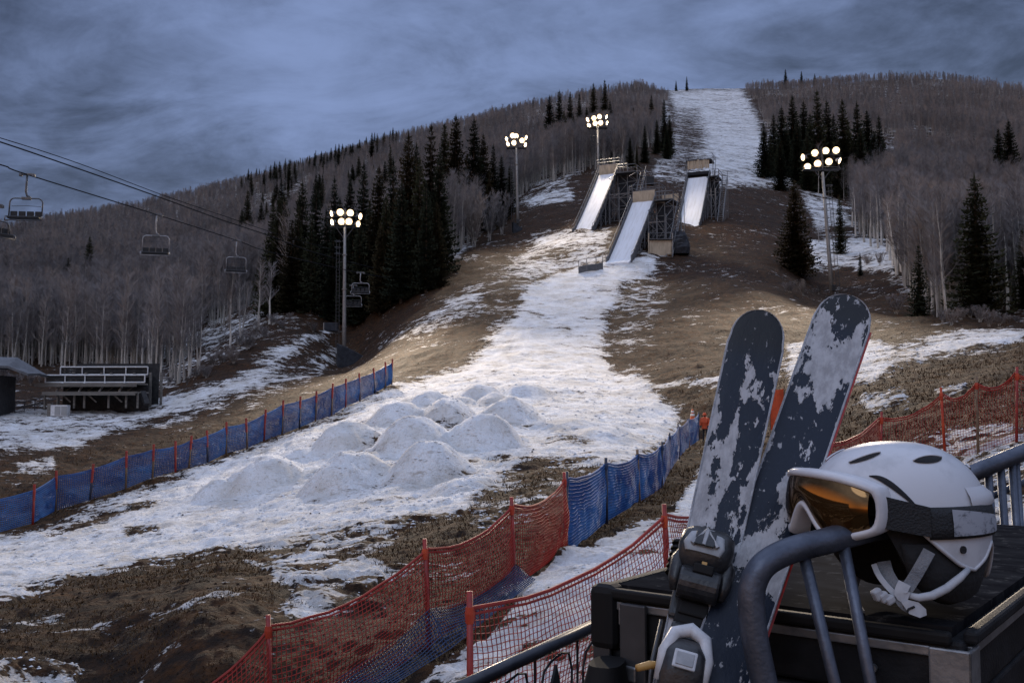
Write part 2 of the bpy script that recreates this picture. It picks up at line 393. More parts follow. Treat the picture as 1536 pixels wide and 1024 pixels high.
dirt = g.mix(g.math('MULTIPLY', g.smooth(d4, .50, .36), .6), dirt, (.0085,.0058,.004))
dirt = g.mix(g.math('MULTIPLY', g.smooth(d3, .58, .72), .55), dirt, (.085,.048,.023))
dirt = g.mix(g.math('MULTIPLY', g.smooth(d3, .46, .34), .7), dirt, (.006,.0048,.004))
s1 = g.noise(pos, .5, 5, .6); s2 = g.noise(pos, 5.5, 5, .7); s3 = g.noise(pw, 2.2, 5, .7)
snowc = g.mix(g.smooth(s1, .38, .7), (.78,.79,.81), (.62,.60,.57))
snowc = g.mix(g.math('MULTIPLY', g.smooth(s2, .50, .70), .6), snowc, (.42,.38,.33))
snowc = g.mix(g.math('MULTIPLY', g.smooth(s3, .56, .68), .6), snowc, (.35,.30,.25))
snowc = g.mix(thin, g.mix(.45, snowc, (.34,.29,.24)), snowc)
col = g.mix(cover, dirt, snowc)
nt.links.new(col, bs.inputs["Base Color"]); bs.inputs["Roughness"].default_value = .85; bs.inputs["Specular IOR Level"].default_value = .2
hgt = g.math('ADD', g.math('MULTIPLY', cover, .35), g.math('ADD', g.math('ADD', g.math('MULTIPLY', d2, .5), g.math('MULTIPLY', d4, 1.2)), g.math('MULTIPLY', g.noise(pos, 10, 5, .7), .55)))
bp = g.n("ShaderNodeBump"); bp.inputs["Strength"].default_value = .9; bp.inputs["Distance"].default_value = .2
nt.links.new(hgt, bp.inputs["Height"]); nt.links.new(bp.outputs[0], bs.inputs["Normal"])
gme = fast_mesh("ground", np.stack([X,Y,Z],-1).reshape(-1,3), quads[:, ::-1], 4, [gm], smooth=True)
a_ = gme.attributes.new("snow_cover", 'FLOAT', 'POINT'); a_.data.foreach_set("value", np.ascontiguousarray(SN.ravel(), dtype=np.float32))
go = obj("ground", gme); tag(go, "snow patched dirt slope with moguls", kind="structure")
# ------------------------------------------------------------------ sky and lights
w = bpy.data.worlds.new("World"); sc.world = w; w.use_nodes = True; nt = w.node_tree; g = G(nt)
bg = nt.nodes["Background"]
tc = g.n("ShaderNodeTexCoord"); dirv = tc.outputs["Generated"]
sx = g.n("ShaderNodeSeparateXYZ"); nt.links.new(dirv, sx.inputs[0]); dx, dy, dz = sx.outputs
den = g.math('ADD', g.math('MAXIMUM', dz, 0.0), .32)
cb = g.n("ShaderNodeCombineXYZ"); nt.links.new(g.math('DIVIDE', dx, den), cb.inputs[0]); nt.links.new(g.math('DIVIDE', dy, den), cb.inputs[1])
cv = cb.outputs[0]
c1 = g.noise(g.mapping(cv, (.8, 1.25, 1), (3.1, .4, 0)), 1.15, 7, .56, .35)
c2 = g.noise(g.mapping(cv, (.85, 1.35, 1), (7.7, 2.2, 0)), 3.2, 8, .64, .7)
c3 = g.noise(g.mapping(cv, (1, 1.3, 1), (1.2, 9.1, 0)), 8.5, 6, .6, .6)
cl = g.math('ADD', g.math('MULTIPLY', g.math('SUBTRACT', c1, .54), 3.0), g.math('MULTIPLY', g.math('SUBTRACT', c2, .5), 2.0))
cl = g.math('ADD', cl, g.math('MULTIPLY', g.math('SUBTRACT', c3, .5), .8))
def blob(px, py, rad, amp):
    d = ray(px, py).normalized()
    vm = g.n("ShaderNodeVectorMath", operation='DISTANCE'); nt.links.new(dirv, vm.inputs[0]); vm.inputs[1].default_value = d
    q = g.math('DIVIDE', vm.outputs["Value"], rad)
    return g.math('MULTIPLY', g.math('POWER', 2.718, g.math('MULTIPLY', g.math('MULTIPLY', q, q), -1)), amp)
for b in [(400,215,.20,.62),(560,120,.16,.16),(930,70,.17,.42),(120,300,.14,.30),(1350,60,.14,.12),(60,30,.30,-.62),(1530,10,.18,-.10),(1300,40,.22,.30),(700,10,.14,-.16),(150,160,.10,-.18),(760,150,.12,-.02)]:
    cl = g.math('ADD', cl, blob(*b))
tv = g.smooth(cl, -.85, .9)
vis = g.mix(tv, (.019,.027,.056), (.142,.192,.35))
# brighter dusk overhead and behind the viewer, dim below
over = g.smooth(dz, .38, .9)
back = g.smooth(dy, .25, -.7)
sky = g.mix(over, vis, g.mix(tv, (.32,.385,.56), (.56,.65,.92)))
sky = g.mix(g.math('MULTIPLY', back, .85), sky, g.mix(g.smooth(dz, .02, .42), (.26,.17,.12), g.mix(tv, (.20,.26,.41), (.40,.48,.70))))
west = g.math('MULTIPLY', g.smooth(g.math('MULTIPLY', dx, -1), .58, .92), g.math('MULTIPLY', g.smooth(dz, .40, .05), g.smooth(dy, .65, .2)))
sky = g.mix(west, sky, (1.0,.52,.20))
sky = g.mix(g.smooth(dz, .0, -.04), sky, (.020,.019,.020))
st = g.n("ShaderNodeTexSky"); st.sky_type = 'NISHITA'; st.sun_disc = False; st.sun_elevation = R(3); st.sun_rotation = R(205); st.air_density = 1; st.dust_density = 2
ad = g.n("ShaderNodeMix", data_type='RGBA', blend_type='ADD')
As = [i for i in ad.inputs if i.type == 'RGBA']; [i for i in ad.inputs if i.name == 'Factor' and i.type == 'VALUE'][0].default_value = .012
nt.links.new(sky, As[0]); nt.links.new(st.outputs[0], As[1])
nt.links.new([o for o in ad.outputs if o.type == 'RGBA'][0], bg.inputs["Color"]); bg.inputs["Strength"].default_value = 1.0
sl = bpy.data.lights.new("dusk_sun", 'SUN'); sl.energy = .22; sl.angle = R(24); sl.color = (.80,.88,1.0)
so = bpy.data.objects.new("dusk_sun", sl); COL.objects.link(so); so.rotation_euler = (R(48), 0, R(-28))
sc.view_settings.view_transform = 'Standard'; sc.view_settings.look = 'None'; sc.view_settings.exposure = 0.55; sc.view_settings.gamma = 1
sc.render.engine = 'CYCLES'; sc.cycles.max_bounces = 5; sc.cycles.diffuse_bounces = 2; sc.cycles.glossy_bounces = 3; sc.cycles.transparent_max_bounces = 8
sc.cycles.use_denoising = True
# ------------------------------------------------------------------ trees
M_bark_s = mat("spruce_bark", (.055,.042,.032), .9, var=(.10,.08,.062), scale=6)
M_needle = mat("spruce_needles", (.018,.024,.018), 1, var=(.048,.054,.036), scale=.8, spec=0)
M_needle2 = mat("spruce_needles_brownish", (.028,.027,.017), 1, var=(.060,.051,.031), scale=.8, spec=0)
def aspen_bark():
    m = mat("aspen_bark", (.36,.33,.29), .8, spec=.2); nt = m.node_tree; g = G(nt); b = nt.nodes["Principled BSDF"]
    tc = g.n("ShaderNodeTexCoord"); o = tc.outputs["Object"]
    n = g.noise(g.mapping(o, (3, 3, 1.2)), 1.6, 5, .7); n2 = g.noise(o, .6, 3)
    c = g.mix(g.smooth(n, .54, .66), (.44,.415,.38), (.075,.067,.06)); c = g.mix(g.smooth(n2, .4, .62), c, g.mix(.5, c, (.17,.15,.13)))
    nt.links.new(c, b.inputs["Base Color"]); return m
M_aspen = aspen_bark()
M_twig = mat("aspen_twigs", (.185,.172,.175), .9, var=(.32,.30,.30), scale=.5, spec=.1)

def vary(m, lo, hi, wscale, warm):
    nt = m.node_tree; g = G(nt); b = nt.nodes["Principled BSDF"]; src = b.inputs["Base Color"].links[0].from_socket
    oi = g.n("ShaderNodeObjectInfo"); ge = g.n("ShaderNodeNewGeometry"); w_ = g.noise(ge.outputs["Position"], wscale, 3, .6)
    k = g.math('ADD', lo, g.math('MULTIPLY', g.math('ADD', g.math('MULTIPLY', oi.outputs["Random"], .6), g.math('MULTIPLY', g.smooth(w_, .35, .65), .4)), hi-lo))
    vm = g.n("ShaderNodeVectorMath", operation='SCALE'); nt.links.new(g.mix(g.smooth(oi.outputs["Random"], .3, .9), src, g.mix(.4, src, warm)), vm.inputs[0]); nt.links.new(k, vm.inputs["Scale"])
    nt.links.new(vm.outputs[0], b.inputs["Base Color"])
vary(M_needle, .55, 1.7, .03, (.05,.045,.02)); vary(M_needle2, .6, 1.5, .03, (.05,.035,.018)); vary(M_twig, .5, 1.35, .022, (.22,.16,.11)); vary(M_aspen, .6, 1.2, .03, (.4,.36,.3))
def spruce_mesh(seed, h=16.0, spread=.165, droop=.25, thin=1.0):
    rg = random.Random(seed); tr = MB(); cr = MB()
    tr.tube([(0,0,-.6),(0,0,h*.3),(0,0,h*.7),(0,0,h)], [h*.014, h*.011, h*.006, .01], 6)
    z = h*(.05+.05*rg.random()); Rm = h*spread
    vs = []; fs = []
    def tri(a, b, c):
        o = len(vs); vs.extend((a, b, c)); fs.append((o, o+1, o+2))
    while z < h*.985:
        f = z/h; env = Rm*(1-f)**.82*(.75+.25*min(1, f/.12))+.10
        nb = max(4, int((7+5*(1-f))*thin)); a0 = rg.random()*6.28
        for k in range(nb):
            L = env*rg.uniform(.58, 1.12)
            if rg.random() < .06: L *= rg.uniform(.2, .6)
            a = a0 + 6.283*k/nb + rg.uniform(-.3, .3); d = Vector((math.cos(a), math.sin(a), 0)); sd = Vector((-d.y, d.x, 0))
            zz = z + rg.uniform(-.2, .2); n = max(3, int(L/.42)); prev = Vector((0,0,zz)); dr = droop*rg.uniform(.5, 1.5)*(1-f*.9)
            for i in range(1, n+1):
                u = i/n; p = d*L*u + Vector((0,0,zz - dr*L*math.sin(u*2.2)*.8 + .12*L*u*u))
                wd = (.36*L*(1-u)**.7 + .14)*rg.uniform(.7,1.2)*min(1, .35+L)
                hang = Vector((0,0,-.28*wd - .07))
                mid = (p+prev)/2
                for s_ in (-1, 1):
                    tip = mid + sd*s_*wd*rg.uniform(.75,1.15) + d*wd*.45 + hang*rg.uniform(.5,1.5)
                    tri(prev + d*.03, p, tip)
                if rg.random() < .55: tri(prev, p, mid + Vector((0,0,-.25-.22*rg.random())) + sd*rg.uniform(-.1,.1))
                prev = p
            tri(prev - sd*.05, prev + sd*.05, prev + d*.22 + Vector((0,0,.05)))
        z += h*.021*rg.uniform(.7, 1.3)
    for k in range(5):
        a = k*1.256; tri(Vector((math.cos(a)*.12, math.sin(a)*.12, h*.95)), Vector((-math.cos(a)*.05, -math.sin(a)*.05, h*.95)), Vector((0,0,h*1.02)))
    cr.add(vs, fs); return tr, cr
SPR = []
for sd_, sp_, dr_, th_ in [(1,.17,.30,1.15),(2,.195,.42,1.15),(3,.15,.25,1.05),(4,.21,.36,1.2),(5,.165,.5,.95)]:
    tr, cr = spruce_mesh(sd_, 16.0, sp_, dr_, th_)
    e = len(SPR)
    SPR.append((tr, cr))
_spr_me = {}
def spruce(loc, h, label, group=None, var=None, wide=1.0, needle=None):
    var = random.randrange(len(SPR)) if var is None else var
    o = thing("spruce_tree", label, "spruce tree", loc, random.random()*6.28, group)
    s = h/16.0; o.scale = (s*wide, s*wide, s)
    key = (var, needle is not None)
    if key not in _spr_me:
        t = SPR[var][0].build("trunk", M_bark_s, o); c = SPR[var][1].build("crown", needle or M_needle, o); _spr_me[key] = (t.data, c.data)
    else:
        a, b = _spr_me[key]; obj("trunk", a, o); obj("crown", b, o)
    o["kind"] = "thing"; return o

def aspen_mesh(seed, h=13.0, stems=1, bush=False, thick=1.0):
    rg = random.Random(seed); tr = MB(); cr = MB(); vs = []; fs = []
    def stick(p, q, r0, r1):
        p = Vector(p); q = Vector(q); t = (q-p).normalized(); a = t.orthogonal().normalized(); b = t.cross(a); o = len(vs)
        for c_, r_ in ((p, r0), (q, r1)):
            for j in range(3):
                th = 2.094*j; vs.append(c_ + (a*math.cos(th)+b*math.sin(th))*r_)
        for j in range(3): fs.append((o+j, o+(j+1)%3, o+3+(j+1)%3, o+3+j))
    def twig(p, dirn, L, r):
        q = p + dirn*L; a = dirn.orthogonal().normalized()*r; o = len(vs); vs.extend((p-a, p+a, q, p+dirn*.4*L+a*2.2)); fs.append((o, o+1, o+2, o+2)) if False else fs.append((o, o+1, o+2))
    for s_ in range(stems):
        lean = Vector((rg.uniform(-1,1), rg.uniform(-1,1), 0))*(.03 if stems == 1 else (.30 if bush else .14)); hh = h*rg.uniform(.85, 1.05); r0 = (.0125 if not bush else .007)*hh*rg.uniform(.8,1.2)*thick
        base = Vector((0,0,-.5)) if stems == 1 else Vector((rg.uniform(-1,1), rg.uniform(-1,1), 0))*(.10*h*(.5 if bush else .12)) + Vector((0,0,-.4))
        pts = []; wob = Vector((0,0,0))
        for i in range(8):
            u = i/7; wob += Vector((rg.uniform(-1,1), rg.uniform(-1,1), 0))*hh*.008
            pts.append(base + Vector((lean.x*hh*u**1.3, lean.y*hh*u**1.3, (hh+.5)*u)) + wob)
        rs = [r0*(1-u/7*.93) for u in range(8)]
        tr.tube(pts, rs, 5, cap=False)
        lo = .34 if not bush else .2
        for k in range(34 if stems == 1 else 22):
            u = lo + (1-lo)*(k+.5)/ (34 if stems == 1 else 22); x = u*7; i = min(6, int(x)); p = pts[i].lerp(pts[i+1], x-i)
            a = rg.random()*6.283; el = rg.uniform(.65, 1.15); L = hh*rg.uniform(.12, .24)*(1.15-u*.75)*(1 if not bush else .9)
            d = Vector((math.cos(a)*math.cos(el), math.sin(a)*math.cos(el), math.sin(el)))
            q1 = p + d*L*.5; d2 = (d + Vector((rg.uniform(-.2,.2), rg.uniform(-.2,.2), .35))).normalized(); q2 = q1 + d2*L*.6
            rb = r0/thick*.30*(1.1-u*.6)*(1.35 if thick > 1 else 1)
            stick(p, q1, rb, rb*.7); stick(q1, q2, rb*.7, rb*.25)
            for t in range(11):
                v = rg.uniform(.25, 1); pp = p.lerp(q1, v*2) if v < .5 else q1.lerp(q2, v*2-1)
                td = (d2 + Vector((rg.uniform(-.8,.8), rg.uniform(-.8,.8), rg.uniform(-.2,.7)))).normalized()
                TL = hh*rg.uniform(.045, .10); twig(pp, td, TL, .022)
                if t < 6:
                    for _ in range(2):
                        td2 = (td + Vector((rg.uniform(-.7,.7), rg.uniform(-.7,.7), rg.uniform(-.1,.6)))).normalized(); twig(pp+td*TL*rg.uniform(.3,.9), td2, TL*.8, .017)
    cr.add(vs, fs); return tr, cr
ASP = [aspen_mesh(21, 13), aspen_mesh(22, 14), aspen_mesh(23, 12), aspen_mesh(24, 13, 2), aspen_mesh(25, 13.5), aspen_mesh(26, 11.5), aspen_mesh(27, 12.5, 4), aspen_mesh(28, 5.5, 9, True), aspen_mesh(31, 13, 1, False, 1.75), aspen_mesh(32, 12, 1, False, 1.6), aspen_mesh(33, 13, 2, False, 1.5)]
M_pale = M_aspen.copy(); M_pale.name = 'pale_aspen_bark'
for q_ in M_pale.node_tree.nodes:
    if q_.type == 'MIX':
        for s_ in q_.inputs:
            if s_.type == 'RGBA' and not s_.is_linked and s_.default_value[0] > .4: s_.default_value = (.66,.62,.56,1)
_asp_me = {}
def aspen(loc, s, label, group=None, var=None, name="aspen_tree", cat="bare tree"):
    var = random.randrange(6) if var is None else var
    o = thing(name, label, cat, loc, random.random()*6.28, group); o.scale = (s,s,s)
    if var == 7 and s < .45:
        k_ = random.uniform(1.2, 2.0); o.scale = (s*k_, s*k_*random.uniform(.7,1.2), s*random.uniform(.55,.95)); o.rotation_euler = (random.uniform(-.15,.15), random.uniform(-.15,.15), random.random()*6.28)
    if var not in _asp_me:
        t = ASP[var][0].build("trunk", M_pale if var > 7 else M_aspen, o); c = ASP[var][1].build("crown", M_twig, o); _asp_me[var] = (t, c)
    else:
        a, b = _asp_me[var]; obj("trunk", a.data, o); obj("crown", b.data, o)
    return o
# --- conifers: (px, py of the top, distance)
def spruce_at(px, ptop, Y, label, group=None, **k):
    top = P(px, ptop, Y); z = H1(top.x, top.y); h = max(3.5, top.z - z)
    return spruce(Vector((top.x, top.y, z-.2)), h, label, group, **k)
LG = "dark spruces in the clump left of the slope"
for px, pt, Y in [(613,195,134),(647,184,140),(590,235,136),(569,248,138),(684,171,185),(711,174,172),(667,183,190),(454,268,150),(475,271,152),(502,264,158),(526,269,150),(426,284,148),(419,294,144),(410,308,146),
                  (546,240,150),(630,232,132),(660,225,138),(725,200,174),(740,215,176),(700,230,172),(603,268,131),(579,290,134),(640,270,130),(555,300,140),(530,310,138),(490,312,146),(448,305,142),(688,255,168),
                  (625,212,160),(752,232,178),(765,245,182),(734,262,168),(510,296,142),(468,318,140),(438,330,141),(655,300,131),(540,330,136),(571,330,133),(500,340,140),(518,352,138)]:
    spruce_at(px, pt, Y, "dark green spruce in the dense clump between the two left light poles", LG, needle=M_needle2 if random.random() < .35 else None)
for px, pt, Y in [(824,142,300),(839,134,300),(855,138,310),(869,140,320),(890,124,330),(907,119,330),(846,165,280),(880,160,290),(915,150,300),(860,172,260),(898,175,270),(977,142,300),(996,148,260),(967,187,225),(933,187,235),(1004,170,250),(985,178,250),(950,160,300),(1000,190,235),(945,205,215),(920,205,220),(905,212,225),(884,205,235),(955,215,210),(830,175,270)]:
    spruce_at(px, pt, Y, "dark spruce in the wood between the tallest ramp and the upper snow run", "spruces behind the ramps")
for px, pt in [(1225,134),(1188,142),(1263,148),(1285,151),(1145,183),(1160,170),(1172,158),(1205,150),(1240,150),(1300,165),(1318,172),(1250,170),(1215,168),(1195,175),(1180,185),(1155,200),(1170,205),(1190,202),(1210,195),(1232,190),(1272,180),(1290,190),(1310,195),(1255,200),(1150,215),(1165,222),(1183,228),(1203,222),(1228,215),(1246,224),(1268,212),(1285,220),(1305,220),(1325,205)]:
    spruce_at(px, pt, random.uniform(212, 262), "dark spruce in the thick stand to the right of the upper snow run", "spruces right of the upper run", wide=1.15)
for px, pt, Y in [(930,121,560),(950,125,560),(1014,120,590),(1178,103,600),(1202,106,600),(1222,110,600),(1345,107,600),(1373,108,610),(1383,109,610),(1393,110,610),(1401,113,610),(1415,112,610),(740,168,500),(772,158,500),(800,150,500),(690,176,500)]:
    spruce_at(px, pt, Y, "small dark conifer standing on the skyline of the hill", "conifers on the skyline")
for i in range(44):
    px = 362 + (600-362)*((i*37) % 44)/44 + random.uniform(-2,2); base = 272 - (px-362)*(272-203)/(600-362)
    spruce_at(px, base-random.uniform(7,17), random.uniform(440,520), "tiny dark conifer along the ridge line left of the spruce clump", "conifers along the left ridge")
for i in range(26):
    px = random.uniform(380, 600); base = 285-(px-380)*.28+random.uniform(5,45)
    spruce_at(px, base-14, random.uniform(300,400), "small dark conifer among bare trees high on the left hillside", "conifers on the left hillside")
spruce_at(1030,114,600,"lone dark conifer at the top of the upper snow run, on the skyline")
spruce_at(1191,268,133,"full dark spruce standing alone beside the right light pole", wide=1.3, var=3, needle=M_needle2)
spruce_at(1461,258,92,"tall broad dark spruce at the right, in front of the pale trunks", wide=1.4, var=1)
spruce_at(1259,290,150,"thin spruce just right of the right light pole, on the snow edge", var=2)
spruce_at(1377,364,95,"short dark spruce beside a pale trunk, between the pole and the broad spruce", var=4, wide=1.3)
spruce_at(1533,340,95,"dark spruce cut by the right edge of the photo", var=0, wide=1.2)
spruce_at(1290,384,135,"tiny spruce sapling on the snow patch at the right", var=2)
spruce_at(1512,178,215,"dark spruce standing high in the bare wood near the right edge", var=1, wide=1.2)
spruce_at(1497,192,222,"lower dark spruce leaning beside another high in the right wood", var=3, wide=1.1)
spruce_at(135,352,235,"lone pointed spruce standing clear in the bare wood at far left", var=1, wide=1.1)
spruce_at(103,385,215,"low bushy spruce left of the lone pointed spruce", var=3, wide=1.3)
spruce_at(210,376,240,"low bushy spruce under the second lift chair", var=3, wide=1.2)
spruce_at(372,284,300,"pointed spruce high on the left hillside, above the third lift chair", var=0)
spruce_at(363,312,290,"shorter spruce just below the pointed one on the left hillside", var=1)
spruce_at(392,303,300,"small round-topped spruce right of the pointed one on the left hillside", var=3)
# --- bare aspens
POLY_L = [(-330,585),(60,553),(120,563),(215,572),(290,570),(380,505),(480,472),(560,438),(680,386),(745,330),(790,288),(860,262),(960,246),(985,215),(1003,150),(960,133),(800,164),(600,213),(400,269),(200,317),(0,349),(-330,366)]
POLY_R = [(1200,282),(1262,300),(1290,352),(1350,372),(1350,425),(1392,478),(1800,486),(1800,155),(1536,141),(1420,122),(1300,122),(1116,134),(1140,168),(1165,245)]
HOLE = [(1205,352),(1350,360),(1352,428),(1205,428)]
def inside(poly, x, y): return sdpoly(poly, np.asarray(x, float), np.asarray(y, float)) > 0
NS = 115000
azs = RNG.uniform(R(-34), R(34), NS); lr = RNG.uniform(math.log(75), math.log(690), NS); rs_ = np.exp(lr)
keep = RNG.random(NS) < np.clip((rs_/330)**1.25, .02, 1); azs, rs_ = azs[keep], rs_[keep]
tx = rs_*np.sin(azs); ty = rs_*np.cos(azs); tz = H(tx, ty); px, py = proj(tx, ty, tz)
inL = inside(POLY_L, px, py); inR = inside(POLY_R, px, py) & ~inside(HOLE, px, py) & ~inside([(1143,196),(1345,205),(1345,275),(1250,290),(1130,285)], px, py)
ramp_zone = (np.hypot(tx-22, ty-160) < 26)
ok_ = (inL | inR) & ~ramp_zone & (fbm(tx*.04, ty*.04, 77, 3) > .36)
tx, ty, tz, rs_, px, py, inL = tx[ok_], ty[ok_], tz[ok_], rs_[ok_], px[ok_], py[ok_], inL[ok_]
order = np.argsort(rs_); tx, ty, tz, rs_, px, inL = tx[order], ty[order], tz[order], rs_[order], px[order], inL[order]
inv = (px > -15) & (px < 1551)
near_i = [i for i in range(len(tx)) if inv[i]][:310]
nset = set(near_i)
for i in near_i:
    s = random.uniform(.72, 1.08)
    if any(abs(px[i]-q_) < w_ and rs_[i] < r_ for q_, w_, r_ in ((1461,40,107),(1377,28,107),(1533,34,112))): continue
    if inL[i]: aspen((tx[i], ty[i], tz[i]), s*(1 if random.random() < .7 else .75), "bare grey aspen standing among others at the lower edge of the left wood", "bare aspens at the lower edge of the left wood")
    else: aspen((tx[i], ty[i], tz[i]), s*.9, "bare pale-trunked aspen standing in the open wood on the right", "bare pale aspens in the right wood")
def aspen_px(px, pb, hpx, label, group=None, var=None, **k):
    p = ground(px, pb); h = hpx/F*p.y; return aspen(p, h/[13,14,12,13,13.5,11.5,12.5,5.5,13,12,13][var], label, group, var, **k)
aspen_px(437,470,142,"pale spreading many-stemmed aspen left of the left light pole", var=6)
aspen_px(418,462,80,"smaller pale leaning aspen at the foot of the spreading one", var=3)
aspen_px(268,575,140,"clump of thin pale aspen stems at the end of the bleacher bank", var=6)
aspen_px(255,570,110,"slim pale aspen beside the clump near the grandstand", var=4)
aspen_px(690,352,86,"grey feathery bare tree in front of the dark spruces", var=6)
for px_, pb_, h_ in [(1306,372,92),(1318,376,100),(1345,415,120),(1358,420,110),(1399,470,140),(1413,468,150),(1432,440,130),(1330,380,95),(1290,350,84),(1372,425,120),(1502,452,120),(1418,452,130),(1297,366,88),(1312,362,92),(1323,372,98),(1335,388,96),(1341,400,112),(1352,408,118),(1365,418,108),(1384,436,118),(1391,452,128),(1406,456,120),(1424,462,118),(1440,446,112),(1494,458,126),(1512,462,132),(1278,342,78),(1284,356,84)]:
    aspen_px(px_, pb_, h_, "tall pale-trunked aspen at the front edge of the right wood", "front row of tall aspens in the right wood", var=random.choice([8,9,10,8,9]))
for px_, pb_, h_ in [(800,275,70),(815,272,72),(832,268,75),(848,262,72),(868,258,66),(790,285,60)]:
    aspen_px(px_, pb_, h_, "pale aspen trunk in the wood between the two rear light poles", "aspens between the rear light poles", var=random.choice([8,9]))
for px_, pb_, h_ in [(212,566,96),(226,570,104),(240,572,92),(196,560,100),(176,556,94),(148,552,100),(283,566,110),(298,560,96),(345,530,92),(362,518,98),(388,498,104),(404,488,96),(60,548,92),(92,550,98),(20,550,90)]:
    aspen_px(px_, pb_, h_, "pale-trunked aspen standing out along the front of the left wood", "pale aspens along the front of the left wood", var=random.choice([8,9,10]))
sh = [(712,372,70),(735,362,66),(752,352,58)]
for px_, pb_, h_ in sh: aspen_px(px_, pb_, h_, "pale many-stemmed bare shrub left of the rear light pole", "pale shrubs left of the rear light pole", var=7, name="bare_shrub", cat="shrub")
for px_, pb_, h_ in [(1205,440,26),(1185,436,20),(1228,438,16),(1345,470,30),(1320,398,20),(1300,396,16),(640,432,22),(600,442,20),(470,492,24),(350,548,22),(310,566,20)] + [(x_, 572 + 5*math.sin(x_*.7) - max(0, x_-290)*.62, 20+8*math.sin(x_*1.9)) for x_ in range(-6, 440, 13)] + [(x_, 482+4*math.sin(x_), 22+7*math.sin(x_*1.3)) for x_ in range(1400, 1545, 14)]:
    aspen_px(px_, pb_, h_, "low brown leafless brush at the edge of the snow and wood", "low brush along the wood edges", var=7, name="bare_shrub", cat="shrub")
# everything farther back is one wood
far = [i for i in range(len(tx)) if i not in nset]
me = bpy.data.meshes.new("aspen_forest"); n_ = len(far)
me.vertices.add(n_); fa = np.array(far)
me.vertices.foreach_set("co", np.stack([tx[fa], ty[fa], tz[fa]], -1).astype(np.float32).ravel())
for nm, ar in (("turn", RNG.uniform(0, 6.28, n_)), ("size", RNG.uniform(.6, 1.0, n_)*np.clip(1.05-rs_[fa]/1000, .5, 1))):
    a_ = me.attributes.new(nm, 'FLOAT', 'POINT'); a_.data.foreach_set("value", ar.astype(np.float32))
a_ = me.attributes.new("variant", 'INT', 'POINT'); a_.data.foreach_set("value", RNG.integers(0, 6, n_).astype(np.int32))
fo = obj("aspen_forest", me); tag(fo, "grey-brown mass of leafless aspens covering the hillsides up to the ridge", "forest", kind="stuff")
ng = bpy.data.node_groups.new("forest_trees", 'GeometryNodeTree')
ng.interface.new_socket("Geometry", in_out='INPUT', socket_type='NodeSocketGeometry'); ng.interface.new_socket("Geometry", in_out='OUTPUT', socket_type='NodeSocketGeometry')
N = ng.nodes; LK = ng.links; gi = N.new("NodeGroupInput"); gout = N.new("NodeGroupOutput")
jall = N.new("GeometryNodeJoinGeometry")
for v in range(6):
    if v not in _asp_me: continue
    j = N.new("GeometryNodeJoinGeometry")
    for o in _asp_me[v]:
        oi = N.new("GeometryNodeObjectInfo"); oi.inputs["Object"].default_value = o; oi.transform_space = 'ORIGINAL'; LK.new(oi.outputs["Geometry"], j.inputs[0])
    gt = N.new("GeometryNodeGeometryToInstance"); LK.new(j.outputs[0], gt.inputs[0]); LK.new(gt.outputs[0], jall.inputs[0])
ip = N.new("GeometryNodeInstanceOnPoints"); LK.new(gi.outputs[0], ip.inputs["Points"]); LK.new(jall.outputs[0], ip.inputs["Instance"]); ip.inputs["Pick Instance"].default_value = True
def na(nm, tp):
    q = N.new("GeometryNodeInputNamedAttribute"); q.data_type = tp; q.inputs["Name"].default_value = nm; return [o for o in q.outputs if o.enabled][0]
LK.new(na("variant", 'INT'), ip.inputs["Instance Index"])
cx_ = N.new("ShaderNodeCombineXYZ"); LK.new(na("turn", 'FLOAT'), cx_.inputs[2]); er = N.new("FunctionNodeEulerToRotation"); LK.new(cx_.outputs[0], er.inputs[0]); LK.new(er.outputs[0], ip.inputs["Rotation"])
LK.new(na("size", 'FLOAT'), ip.inputs["Scale"]); LK.new(ip.outputs[0], gout.inputs[0])
md = fo.modifiers.new("forest", 'NODES'); md.node_group = ng
print("forest", n_, "near", len(near_i))
